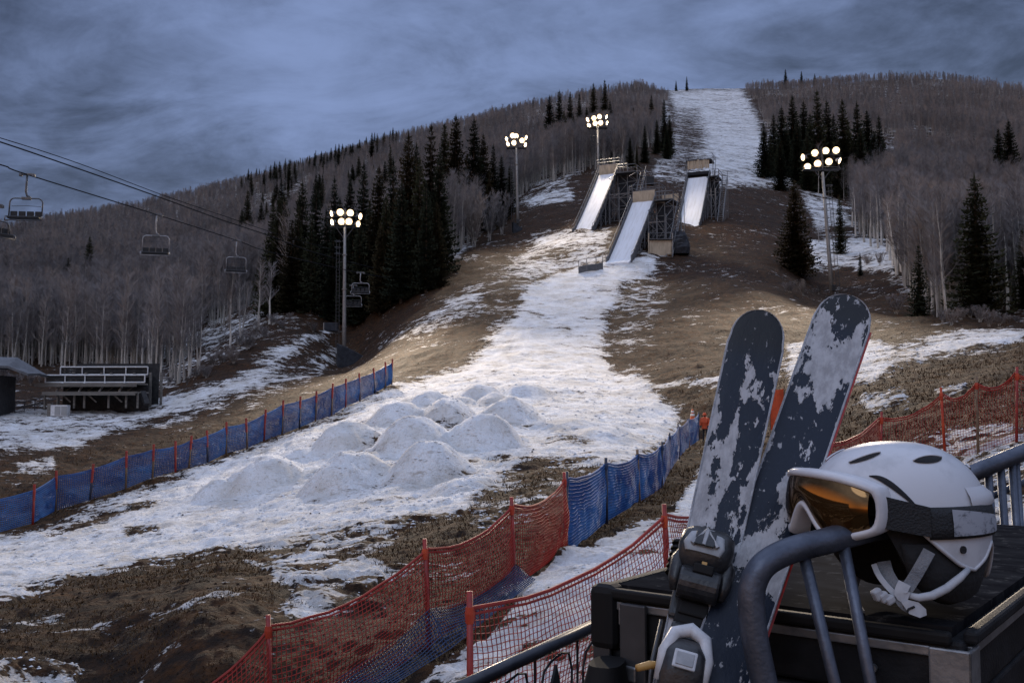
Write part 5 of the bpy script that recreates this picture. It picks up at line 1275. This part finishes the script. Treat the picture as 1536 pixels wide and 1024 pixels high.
m = MB(); m.tube([(bx_-.030,by-.026,.040),(bx_+.030,by-.026,.040)], .024, 20); m.build("adjuster_drum", M_bind, tp_, smooth=False, bevel=.004)
m = MB(); sbox(m, bx_+.002, by-.010, .064, .030, .014, .006, .3); m.build("adjuster_slot", M_rubber, tp_, bevel=.002)
m = MB(); m.box((bx_+.002, by-.003, .0665),(.008,.007,.003)); m.build("setting_mark", M_bor, tp_, bevel=.001)
for s_ in (-1, 1):
    m = MB(); m.tube([(bx_+s_*.028,by+.03,.030),(bx_+s_*.037,by+.008,.034),(bx_+s_*.036,by-.022,.036),(bx_+s_*.034,by-.040,.034)], [.010,.012,.010,.006], 8); m.build("toe_wing", M_bind, tp_, smooth=True)
m = MB(); sbox(m, bx_, by-.062, .016, .050, .040, .010); sbox(m, bx_, by-.058, .023, .044, .022, .006); m.build("anti_friction_pad", M_rubber, tp_, bevel=.003)
c2 = on_ski(M1, L1, 1027, 992); hy = c2.y; hx = c2.x
tb = MB(); sbox(tb, hx, hy-.03, .014, .060, .16, .016); hp_ = tb.build("heel_binding", M_bind, S1, bevel=.005)
loft([(hy-.075,.034,.030,.020,hx),(hy-.045,.044,.032,.030,hx),(hy-.012,.048,.031,.034,hx),(hy+.010,.040,.026,.026,hx),(hy+.020,.030,.018,.014,hx)], "heel_housing", M_bind, hp_)
m = MB(); m.tube([(hx-.030,hy-.050,.050),(hx-.030,hy-.012,.062),(hx-.021,hy+.018,.060),(hx,hy+.029,.056),(hx+.021,hy+.018,.060),(hx+.030,hy-.012,.062),(hx+.030,hy-.050,.050)], [.007,.009,.010,.011,.010,.009,.007], 8); m.build("heel_lever", M_bwhite, hp_, smooth=True)
m = MB(); sbox(m, hx, hy-.024, .084, .032, .026, .004); m.build("setting_plate", M_bwhite, hp_, bevel=.003)
m = MB(); sbox(m, hx, hy-.024, .0868, .024, .018, .0016); m.build("setting_window", M_bgrey, hp_, bevel=.001)
m = MB(); m.tube([(hx-.026,hy-.025,.035),(hx-.045,hy-.032,.045),(hx-.062,hy-.044,.052)], [.006,.006,.005], 8); m.build("brake_arm", M_bor, hp_, smooth=True)
for s_ in (-1, 1):
    m = MB(); m.tube([(hx+s_*.035,hy-.09,.02),(hx+s_*.045,hy-.02,.012),(hx+s_*.046,hy+.05,.004)], .003, 6); m.build("brake_wire", M_steel, hp_, smooth=True)
# binding of the right ski peeks out behind the left one as a black ribbed arm
c3 = on_ski(M1, L1, 1027, 818)
m = MB(); pts = [(c3.x-.004,c3.y-.045,-.012),(c3.x-.008,c3.y-.020,-.018),(c3.x-.004,c3.y+.010,-.02),(c3.x+.010,c3.y+.026,-.02),(c3.x+.022,c3.y+.022,-.018)]
m.tube(pts, [.011,.012,.011,.010,.008], 10); 
for k in range(6): m.tube([(c3.x-.007,c3.y-.045+.010*k,-.016),(c3.x-.0065,c3.y-.041+.010*k,-.016)], .0145, 10)
m.build("brake_pad", M_rubber, S1, smooth=False)
# ---- front barrier
Yb = 1.37
br = thing("crowd_barrier", "galvanised tube barrier with a rounded corner, in front of the case and under the goggles", "barrier", P(1150,1100,Yb))
def loc_(p): return p-Vector(br.location)
path = [P(1172,1130,1.36),P(1150,1040,1.36),P(1133,960,1.36),P(1127,905,1.36),P(1130,875,1.362),P(1143,850,1.365),P(1165,834,1.372),P(1195,822,1.38),P(1235,812,1.392),P(1275,801,1.41),P(1305,793,1.44),P(1325,790,1.475)]
gzb = H1(path[0].x+.03, path[0].y)
ft = path[0]+(path[0]-path[1]).normalized()*((path[0].z-gzb)/abs((path[0]-path[1]).normalized().z))
def smooth_path(ps, n=6):
    out = []
    for i in range(len(ps)-1):
        p0 = ps[max(0,i-1)]; p1 = ps[i]; p2 = ps[i+1]; p3 = ps[min(len(ps)-1,i+2)]
        for k in range(n):
            u = k/n; out.append(.5*((2*p1)+(p2-p0)*u+(2*p0-5*p1+4*p2-p3)*u*u+(3*p1-p0-3*p2+p3)*u**3))
    return out+[ps[-1]]
m = MB(); m.tube([loc_(q) for q in [ft]+smooth_path(path)], .0185, 20); m.build("frame_tube", M_galv, br, smooth=True)
for (x0,y0),(x1,y1),Y_ in (((1207,838),(1256,1040),1.382),((1266,820),(1309,1040),1.398)):
    a_ = P(x0,y0,Y_); b_ = P(x1,y1,Y_-.02); d_ = (b_-a_).normalized(); e_ = b_+d_*((b_.z-(gzb+.14))/abs(d_.z)); m = MB(); m.tube([loc_(a_),loc_(b_),loc_(e_)], .0085, 12); m.build("bar", M_galv, br, smooth=True)
e0 = ft.lerp(path[0], .12); m = MB(); m.tube([loc_(e0), loc_(e0+Vector((.16,0,.01)))], .016, 12); m.build("lower_rail", M_galv, br, smooth=True)
m = MB(); m.box(loc_(ft+Vector((0,0,.012))),(.09,.34,.02)); m.build("foot_plate", M_galv, br, bevel=.004)
# ---- barrier behind the case on the right
a0 = P(1395,736,2.98); a1 = P(1640,634,3.25)
b2 = thing("crowd_barrier", "galvanised barrier rail with upright bars behind the case, right of the helmet", "barrier", a0)
dR = (a1-a0)
m = MB(); m.tube([Vector((0,0,0)), dR*.5, dR], .0265, 16); m.build("top_rail", M_galv, b2, smooth=True)
m = MB(); m.tube([Vector((0,.03,-.105)), dR+Vector((0,.03,-.105))], .011, 10); m.build("middle_rail", M_galv, b2, smooth=True)
for px_ in (1418,1447,1477,1495,1512,1519,1548,1580,1612):
    u = (px_-1395)/245.; q_ = dR*u; gq = H1((a0+q_).x, (a0+q_).y)-a0.z
    lean_ = .035*(q_.z-gq-.12)
    m = MB(); m.tube([q_-Vector((0,0,.02)), Vector((q_.x+lean_, q_.y, gq+.12))], .0125 if px_ != 1519 else .009, 10); m.build("bar", M_galv, b2, smooth=True)
g0 = H1(a0.x,a0.y)-a0.z; g1 = H1(a1.x,a1.y)-a0.z
m = MB(); m.tube([Vector((0,0,g0+.12)), Vector((dR.x,dR.y,g1+.12))], .016, 10); m.build("lower_rail", M_galv, b2, smooth=True)
for q_, gg in ((Vector((0,0,0)),g0),(dR,g1)):
    m = MB(); m.tube([q_, Vector((q_.x,q_.y,gg))], .02, 12); m.build("leg", M_galv, b2, smooth=True)
# ---- dark barrier at the lower left
a0 = P(560,1092,2.5); a1 = P(925,922,3.05); dR = a1-a0
b3 = thing("crowd_barrier", "dark blue-black steel barrier with thin wire hoops, left of the case", "barrier", a0)
M_dbar = mat("dark_barrier_steel", (.016,.019,.028), .38, .3, var=(.035,.038,.048), scale=20, spec=.6)
m = MB(); m.tube([Vector((0,0,0)), dR*.5, dR], .0195, 14); m.build("top_rail", M_dbar, b3, smooth=True)
for k in range(11):
    u = .04+.096*k; q_ = dR*u; gq = H1((a0+q_).x,(a0+q_).y)-a0.z; d_ = dR.normalized()
    m = MB()
    if k % 2 == 0:
        m.tube([q_-Vector((0,0,.015)), Vector((q_.x,q_.y,gq+.1))], .0042, 6); m.build("wire_bar", M_dbar, b3)
    else:
        w1 = d_*.062; zt = -.045
        m.tube([Vector((q_.x-w1.x,q_.y-w1.y,gq+.1)), q_-w1+Vector((0,0,zt-.07)), q_-w1*.8+Vector((0,0,zt-.02)), q_-w1*.35+Vector((0,0,zt)), q_+w1*.35+Vector((0,0,zt+.01)), q_+w1*.8+Vector((0,0,zt+.0)), q_+w1+Vector((0,0,zt-.05)), Vector((q_.x+w1.x,q_.y+w1.y,gq+.1))], .0040, 6); m.build("wire_hoop", M_dbar, b3)
for q_ in (Vector((0,0,0)), dR):
    gq = H1((a0+q_).x,(a0+q_).y)-a0.z; m = MB(); m.tube([q_, Vector((q_.x,q_.y,gq))], .0175, 12); m.build("leg", M_dbar, b3, smooth=True)
# ---- black gear bag against the left end of the case
gb0 = P(872,1005,1.66)
gbz = H1(gb0.x, gb0.y); bag = thing("gear_bag", "black ribbed gear bag with a strap buckle, leaning on the left end of the case", "bag", Vector((gb0.x, gb0.y, gbz)), R(-20))
hb_ = -.42-gbz
def ring(z, rx, ry, ox, oy, n=20, pw=2.6):
    return [(ox+rx*math.copysign(abs(math.cos(a))**(2/pw),math.cos(a)), oy+ry*math.copysign(abs(math.sin(a))**(2/pw),math.sin(a)), z) for a in [2*math.pi*i/n for i in range(n)]]
m = MB(); rows = []
for i in range(30):
    u = i/29; rb_ = .006*math.sin(u*62) ; tap = 1 if u < .55 else 1-.62*((u-.55)/.45)**1.2
    rows.append(ring(hb_*u, .085*tap+rb_, .12*tap+rb_, .005+.055*max(0,u-.4)*1.2, 0))
m.grid(rows, closed=True); m.add(rows[-1], [tuple(range(20))]); m.build("shell", M_rubber, bag, smooth=True)
m = MB(); m.ribbon([(-.03,-.06,hb_*.99),(-.01,-.075,hb_*.93),(.03,-.075,hb_*.88),(.055,-.06,hb_*.85)], Vector((0,.012,.012)), .006); m.build("strap", M_case, bag)
m = MB(); m.tube([(-.008+.024*math.cos(a),-.070-.006*math.sin(a),hb_*.93+.018*math.sin(a)) for a in [i*.6283 for i in range(11)]], .004, 6, cap=False); m.build("buckle", M_alu, bag, smooth=True)
m = MB(); m.tube([(.055,-.068,hb_*.82),(.085,-.070,hb_*.835)], .005, 8); m.build("strap_tip", M_bor, bag)
# ------------------------------------------------------------------ helmet and goggles
M_hel = mat("white_helmet_shell", (.55,.56,.60), .42, var=(.40,.41,.44), scale=13, spec=.5, bump=.03, bscale=60, coat=.25, detail=8, var_lo=.50, var_hi=.72)
M_liner = mat("helmet_liner", (.012,.012,.014), .9, bump=.3, bscale=120)
M_strap = mat("grey_webbing", (.20,.205,.22), .8, var=(.13,.135,.15), scale=40, bump=.5, bscale=400)
M_pstrap = mat("pale_chin_strap", (.42,.43,.46), .6, var=(.32,.33,.36), scale=30)
M_gframe = mat("white_goggle_frame", (.60,.60,.63), .38, var=(.50,.50,.54), scale=20, coat=.2)
M_band = mat("goggle_band_black", (.012,.013,.016), .7, bump=.4, bscale=300)
def bandmat():
    m = mat("goggle_band_print", (.26,.28,.33), .7); nt = m.node_tree; g = G(nt); b = nt.nodes["Principled BSDF"]
    tc = g.n("ShaderNodeTexCoord"); n = g.noise(g.mapping(tc.outputs["Object"], (8,8,14)), 3.2, 5, .7)
    nt.links.new(g.mix(g.smooth(n, .50, .66), (.33,.35,.40), (.04,.045,.06)), b.inputs["Base Color"]); return m
M_print = bandmat()
M_lensg = mat("mirrored_goggle_lens", (.16,.088,.036), .07, .9, spec=.8)
HCn = P(1343,790,1.50)       # centre of the shell's widest line
HC0 = Vector((HCn.x, HCn.y, -HC+.0))
fwd = math.radians(194)   # the helmet faces left and towards the viewer
he = thing("ski_helmet", "white ski helmet with dark vents and grey chin straps, resting on the black case", "helmet", HC0, fwd)
zc = HCn.z-HC0.z             # height of the widest line above the case top
A_, B_, C_ = .146, .113, .131
def edge_z(az):
    """lower rim of the shell, degrees from the front"""
    a = abs(((az+180) % 360)-180)
    return float(np.interp(a, [0,45,62,75,88,100,112,125,138,150,163,180], [.066,.062,.035,.010,-.018,-.040,-.050,-.036,-.014,-.030,-.072,-.078]))
def shell_pt(az, z, off=0.0):
    r = math.sqrt(max(0, 1-(z/C_)**2)) if z > 0 else 1-.35*(z/.1)**2*.12
    if z > 0: r = max(0, 1-(z/C_)**2.3)**(1/2.3)
    a = math.radians(az); ca, sa = math.cos(a), math.sin(a)
    return Vector(((A_*r+off)*ca, (B_*r+off)*sa, zc+z+(off*(z/C_) if z > 0 else 0)))
NA = 96; NZ = 22
def cap_rows(off, drop=0.0):
    rows = []
    for k in range(NZ+1):
        row = []
        for i in range(NA):
            az_ = 360*i/NA; e = edge_z(az_)-drop; u = k/NZ; ztop = C_*.9995
            zz = e + (ztop-e)*math.sin(u*math.pi/2)**1.0 if True else 0
            row.append(shell_pt(az_, zz, off))
        rows.append(row)
    return rows
outer = cap_rows(0); 
m = MB(); m.grid(outer, closed=True); m.add(outer[-1], [tuple(range(NA))])
lip = [shell_pt(360*i/NA, edge_z(360*i/NA)+.001, -.006) for i in range(NA)]; m.grid([lip, outer[0]], closed=True); m.build("shell", M_hel, he, smooth=True, fixn=True)
m = MB(); m.tube([shell_pt(360*i/NA, edge_z(360*i/NA)-.001, -.001) for i in range(NA+1)], .0032, 6, cap=False); m.build("rim_trim", M_hel, he, smooth=True)
# raised ridge line and rear bump
m = MB(); rr_ = []
for az_ in np.linspace(112, 248, 30):
    t1 = 1-abs((az_-180)/68)**2; rr_.append([shell_pt(az_, .034, .0005), shell_pt(az_, .040, .003+.007*t1), shell_pt(az_, .052, .003+.007*t1), shell_pt(az_, .066, .0005)])
m.grid(rr_); m.build("rear_fin", M_hel, he, smooth=True)
# inner liner and ear pads (the front stays open)
m = MB(); rows = []
for k in range(9):
    row = []
    for i in range(NA):
        az_ = 360*i/NA; a = abs(((az_+180) % 360)-180); low = float(np.interp(a, [0,50,70,90,120,150,180], [.045,.03,-.05,-.092,-.094,-.092,-.090]))
        zz = low+(.115-low)*k/8; row.append(shell_pt(az_, zz, -.016))
    rows.append(row)
m.grid(rows, closed=True); m.add(rows[-1], [tuple(range(NA))])
inn = []
for k in range(9):
    row = []
    for i in range(NA):
        az_ = 360*i/NA; a = abs(((az_+180) % 360)-180); low = float(np.interp(a, [0,50,70,90,120,150,180], [.045,.03,-.05,-.092,-.094,-.092,-.090]))
        row.append(shell_pt(az_, low+(.10-low)*k/8, -.032))
    inn.append(row)
m.grid(inn, closed=True); m.grid([rows[0], inn[0]], closed=True); m.add(inn[-1], [tuple(range(NA))]); m.build("liner", M_liner, he, smooth=True, fixn=False)
for sgn in (1, -1):
    m = MB(); rw = []
    for i in range(15):
        a = i/14; az_ = sgn*(66+78*a); ed = math.sin(math.pi*a)**.45
        rw.append([shell_pt(az_, -.012, -.010), shell_pt(az_, -.05*ed-.012, -.006), shell_pt(az_, -.012-.082*ed, -.010), shell_pt(az_, -.012-.088*ed, -.024)])
    m.grid(rw); m.build("ear_pad", M_liner, he, smooth=True, thick=.006)
# vents: dark slots following the shell
def vent(az0, az1, z0, z1, w):
    m = MB(); rows = []
    for i in range(13):
        u = i/12; a_ = az0+(az1-az0)*u; z_ = z0+(z1-z0)*u; ww = w*math.sin(math.pi*min(1,max(0,u)))**.6+.0002
        rows.append([shell_pt(a_, z_-ww, .0012), shell_pt(a_, z_, .0022), shell_pt(a_, z_+ww, .0012)])
    m.grid(rows); m.build("vent", M_liner, he, smooth=True)
    m = MB(); m.tube([r_[2]+Vector((0,0,.0006)) for r_ in rows], .0013, 5); m.build("vent_lip", M_hel, he, smooth=True)
for s_ in (1, -1):
    vent(s_*22, s_*48, .100, .115, .0035); vent(s_*78, s_*110, .104, .108, .0045); vent(s_*150, s_*165, .09, .092, .004)
    m = MB(); rows = []
    for i in range(15):
        u = i/14; a_ = s_*(44+34*u); z_ = .082-.052*u**1.5; rows.append([shell_pt(a_, z_, .0013), shell_pt(a_, z_+.005*math.sin(math.pi*u)+.001, .0022), shell_pt(a_, z_+.009*math.sin(math.pi*u)+.001, .0013)])
    m.grid(rows); m.build("brow_gap", M_liner, he, smooth=True)
    m = MB(); c_ = shell_pt(s_*102, -.020, .0); n_ = shell_pt(s_*102, -.020, .004)-c_; m.tube([c_, c_+n_*.7], .0055, 14); m.build("snap_hole", M_liner, he)
    m = MB(); c_ = shell_pt(s_*168, -.045, .0); n_ = shell_pt(s_*168, -.045, .004)-c_; m.tube([c_, c_+n_*.5], .005, 10); m.build("rivet", M_liner, he)
# chin straps on the visible (left) side and on the far side
def hp(px, py, dy=0.0):
    """point in helmet axes on the vertical sheet just outside the helmet's left side"""
    return None
Mh = he.matrix_basis; Mhi = Mh.inverted()
def hw(px, py, Y): return Mhi @ P(px, py, Y)
Ys = 1.385
def strap(pts, hw_, th, name, mt):
    q = [Mhi @ P(*p) for p in pts]; q = smooth_path(q, 4)
    vd = Mhi.to_3x3() @ ray(1380, 860).normalized(); wl = []
    for i in range(len(q)):
        t_ = (q[min(i+1,len(q)-1)]-q[max(i-1,0)]).normalized(); wl.append(t_.cross(vd).normalized()*hw_)
    m = MB(); m.ribbon(q, wl, th); return m.build(name, mt, he, smooth=False, bevel=.0008)
strap([(1394,826,1.385),(1383,846,1.38),(1370,868,1.378),(1358,886,1.375)], .0085, .003, "chin_strap", M_strap)
strap([(1326,842,1.43),(1330,858,1.41),(1340,876,1.39),(1353,892,1.377)], .0095, .003, "chin_strap", M_strap)
strap([(1311,846,1.425),(1318,862,1.405),(1330,878,1.39),(1345,893,1.377)], .004, .003, "strap_edge", M_pstrap)
m = MB(); m.tube([Mhi @ P(*p) for p in [(1362,892,1.372),(1378,896,1.368),(1398,893,1.368),(1420,882,1.375),(1440,866,1.385),(1452,854,1.395)]], [.004,.0055,.006,.006,.0055,.004], 10); m.build("strap_sleeve", M_pstrap, he, smooth=True)
strap([(1357,874,1.372),(1351,890,1.370),(1362,897,1.368)], .0085, .004, "strap_keeper", M_pstrap)
strap([(1346,893,1.374),(1355,906,1.368),(1368,914,1.362)], .007, .003, "chin_strap", M_strap)
m = MB(); q = [Mhi @ P(*p) for p in [(1352,903,1.365),(1362,899,1.363),(1378,903,1.36),(1389,913,1.358),(1390,922,1.357),(1380,926,1.357),(1364,920,1.36)]]
vd = Mhi.to_3x3() @ ray(1370, 912).normalized()*.004; m.grid([[p-vd for p in q],[p+vd for p in q]], closed=True); m.add([p-vd for p in q], [tuple(range(7))]); m.add([p+vd for p in q], [tuple(range(7))[::-1]]); m.build("buckle_tongue", M_pstrap, he, bevel=.0015)
m = MB(); q = [Mhi @ P(*p) for p in [(1363,913,1.3565),(1360,918,1.3565),(1372,909,1.355)]]; m.tube([q[1],q[0],q[2]], .0016, 6); m.build("tongue_slot", M_liner, he)
for i, (px_, py_) in enumerate(((1316,891),(1325,895),(1334,899))):
    c_ = Mhi @ P(px_, py_, 1.375); m = MB(); m.box(c_, (.014,.012,.016-.002*i), Matrix.Rotation(.5,3,'Y')); m.build("buckle", M_pstrap, he, bevel=.003)
# far-side strap hanging in the shade
m = MB(); m.ribbon([shell_pt(-95,-.05,-.012), shell_pt(-92,-.09,-.014)+Vector((.01,0,0)), Vector((.03,-.075,.012)), Vector((.05,-.03,.006)), Vector((.07,.01,.006))], Vector((.009,.003,0)), .003); m.build("chin_strap", M_strap, he)
# ---- goggles
gg = thing("ski_goggles", "white-framed ski goggles with a dark amber mirrored lens, strapped round the helmet", "goggles", HC0, fwd)
def gpt(al, z, off):
    """al: degrees from the front; the goggle face is a flatter curve than the shell"""
    a = math.radians(al); x = .158+off-.062*(1-math.cos(a*1.05))*1.5; y = (.102+off*.6)*math.sin(a)/math.sin(R(62)) 
    return Vector((x, y, zc+z))
GT, GBm = .090, -.004
def g_top(al): return GT-.020*(abs(al)/62)**2.4
def g_bot(al):
    a = abs(al); nose = .038*math.exp(-(a/15)**2); cheek = -.008*math.exp(-((a-30)/14)**2)
    return GBm+nose+cheek+.010*(a/62)**6
AL = np.linspace(-62, 62, 63)
def outline(inset, off, n=63):
    top = []; bot = []
    for al in AL:
        s_ = al*(1-inset/.13); top.append(gpt(s_, g_top(s_)-inset, off)); bot.append(gpt(s_, g_bot(s_)+inset, off))
    # rounded ends
    def end(s):
        al = s*62*(1-inset/.13); tz = g_top(al)-inset; bz = g_bot(al)+inset; out = []
        for k in range(1, 8):
            u = k/8; ang = math.pi/2-math.pi*u; zz = (tz+bz)/2+(tz-bz)/2*math.sin(ang); ex = math.cos(ang)*.010
            q = gpt(al, zz, off); d_ = (gpt(al+s*1.0, zz, off)-gpt(al, zz, off)).normalized(); out.append(q+d_*ex)
        return out
    e1 = end(1); e0 = end(-1)
    return top+e1+bot[::-1]+e0[::-1]
o0 = outline(-.001,-.026); o1 = outline(-.002,-.004); o2 = outline(.002,.003); o3 = outline(.008,.004); o4 = outline(.011,-.001)
m = MB(); m.grid([o0,o1,o2,o3,o4], closed=True); m.build("frame", M_gframe, gg, smooth=True, fixn=True)
lv = []
m = MB(); rows = []
for k in range(12):
    row = []
    for al in AL:
        s_ = al*.945; tz = g_top(s_)-.009; bz = g_bot(s_)+.009; u = k/11; row.append(gpt(s_, bz+(tz-bz)*u, .0005+.007*math.sin(math.pi*u)**.8))
    rows.append(row)
m.grid(rows); m.build("lens", M_lensg, gg, smooth=True, fixn=False)
m = MB(); f0 = outline(.000,-.027); f1 = outline(.004,-.050); m.grid([f0,f1], closed=True); m.build("face_foam", M_liner, gg, smooth=True)
m = MB(); f0 = outline(.012,-.004); m.add(outline(.012,-.010), [tuple(range(len(f0)))]) if False else None
# outrigger joining frame and strap, then the strap round the shell
for s_ in (1, -1):
    m = MB(); rows = []
    for i in range(5):
        u = i/4; q = gpt(s_*61, .036, -.012).lerp(shell_pt(s_*80, .020, .006), u); rows.append([q+Vector((0,0,-.023+.002*u)), q+Vector((0,0,.023-.002*u))])
    m.grid(rows); m.build("outrigger", M_band, gg, thick=.006)
sa = np.linspace(80, 280, 60); m = MB(); rows = []
for a_ in sa:
    rows.append([shell_pt(a_, -.004, .0035), shell_pt(a_, .010, .0042), shell_pt(a_, .028, .0042), shell_pt(a_, .040, .0035)])
m.grid(rows); bd = m.build("strap", M_band, gg, smooth=True, thick=.002)
m = MB(); rows = []
for a_ in np.linspace(94, 176, 32):
    u = (a_-94)/82; lo_ = .000+.0*u; hi_ = .036-.026*u**1.2
    rows.append([shell_pt(a_, lo_, .0062), shell_pt(a_, (lo_+hi_)/2, .0066), shell_pt(a_, hi_, .0062)])
m.grid(rows); m.build("strap_print", M_print, bd, smooth=True)
m = MB(); rows = []
for a_ in np.linspace(158, 172, 8):
    u = (a_-158)/14; rows.append([shell_pt(a_, .003, .0078), shell_pt(a_, .004+.011*math.sin(math.pi*(u*.7+.15)), .0078)])
m.grid(rows); m.build("strap_mark", M_band, bd)
# ------------------------------------------------------------------ ground cover: dry grass, clods, loose snow
def scatter(n, r0, r1, seed):
    rg = np.random.default_rng(seed); a = rg.uniform(R(-31), R(31), n); r = np.exp(rg.uniform(math.log(r0), math.log(r1), n))
    x = r*np.sin(a); y = r*np.cos(a); hb = h_base(x, y); rel, s = relief(x, y, hb); z = hb+moguls(x, y)+rel
    return rg, x, y, z, r, s + (fbm(x*1.1, y*1.6, 21, 4)-.5)*1.0
M_grass = mat("dry_grass_blades", (.050,.027,.011), .9, var=(.105,.058,.024), scale=1.2, spec=.1)
M_clod = mat("earth_clod", (.012,.009,.007), .95, var=(.034,.022,.014), scale=1.5, spec=.1)
M_lump = mat("loose_snow", (.72,.73,.76), .85, var=(.55,.54,.52), scale=2, spec=.2)
rg, x, y, z, r, c = scatter(150000, 8.5, 75, 5)
k = (c < -.12) & (fbm(x*.5, y*.5, 61, 3) > .42); x, y, z, r = x[k], y[k], z[k], r[k]; n = len(x)
hgt = rg.uniform(.03, .11, n)*np.clip(r/22, .7, 1.8); wd = rg.uniform(.005, .012, n)*np.clip(r/16, .8, 2.4); th = rg.uniform(0, 6.283, n); ln = rg.uniform(.3, 1.5, n)
b = np.stack([x, y, z-.01], -1); sdv = np.stack([np.cos(th), np.sin(th), 0*th], -1)*wd[:,None]; tp = b + np.stack([-np.sin(th)*ln*hgt, np.cos(th)*ln*hgt, hgt], -1)
V = np.stack([b-sdv, b+sdv, tp], 1).reshape(-1, 3); gr = obj("dry_grass", fast_mesh("dry_grass", V, np.arange(3*n).reshape(-1,3), 3, [M_grass])); tag(gr, "short dry brown grass on the bare earth", kind="stuff")
OCT = np.array([(1,0,0),(0,1,0),(-1,0,0),(0,-1,0),(0,0,.8),(0,0,-.6)], float); OF = np.array([(0,1,4),(1,2,4),(2,3,4),(3,0,4),(1,0,5),(2,1,5),(3,2,5),(0,3,5)])
def lumps(name, label, mt, n, r0, r1, seed, cond, s0, s1, flat=.7):
    rg, x, y, z, r, c = scatter(n, r0, r1, seed); k = cond(c, x, y); x, y, z, r = x[k], y[k], z[k], r[k]; n = len(x)
    s = np.exp(rg.uniform(math.log(s0), math.log(s1), n))*np.clip(r/20, .6, 2.2); a = rg.uniform(0, 6.28, n); ca, sa = np.cos(a), np.sin(a)
    J = OCT[None]*rg.uniform(.6, 1.3, (n,6,1))*s[:,None,None]*np.array([1,1,flat]); X_ = J[...,0]*ca[:,None]-J[...,1]*sa[:,None]; Y_ = J[...,0]*sa[:,None]+J[...,1]*ca[:,None]
    V = np.stack([X_+x[:,None], Y_+y[:,None], J[...,2]+z[:,None]+.1*s[:,None]], -1).reshape(-1,3); Fc = (OF[None]+6*np.arange(n)[:,None,None]).reshape(-1,3)
    o = obj(name, fast_mesh(name, V, Fc, 3, [mt], smooth=False)); tag(o, label, kind="stuff"); return o
lumps("dirt_clods", "dark clods and stones scattered over the earth and dirty snow", M_clod, 15000, 8, 95, 6, lambda c, x, y: (c < .0) | ((c < .5) & (vnoise(x*3, y*3, 8) > .80)) | (vnoise(x*4, y*4, 8) > .93), .010, .042)
lumps("snow_lumps", "loose crumbs of snow lying on the snow and its edges", M_lump, 26000, 8, 80, 7, lambda c, x, y: (c > -.22) & (vnoise(x*1.3, y*1.3, 12) > .4), .012, .06, .6)
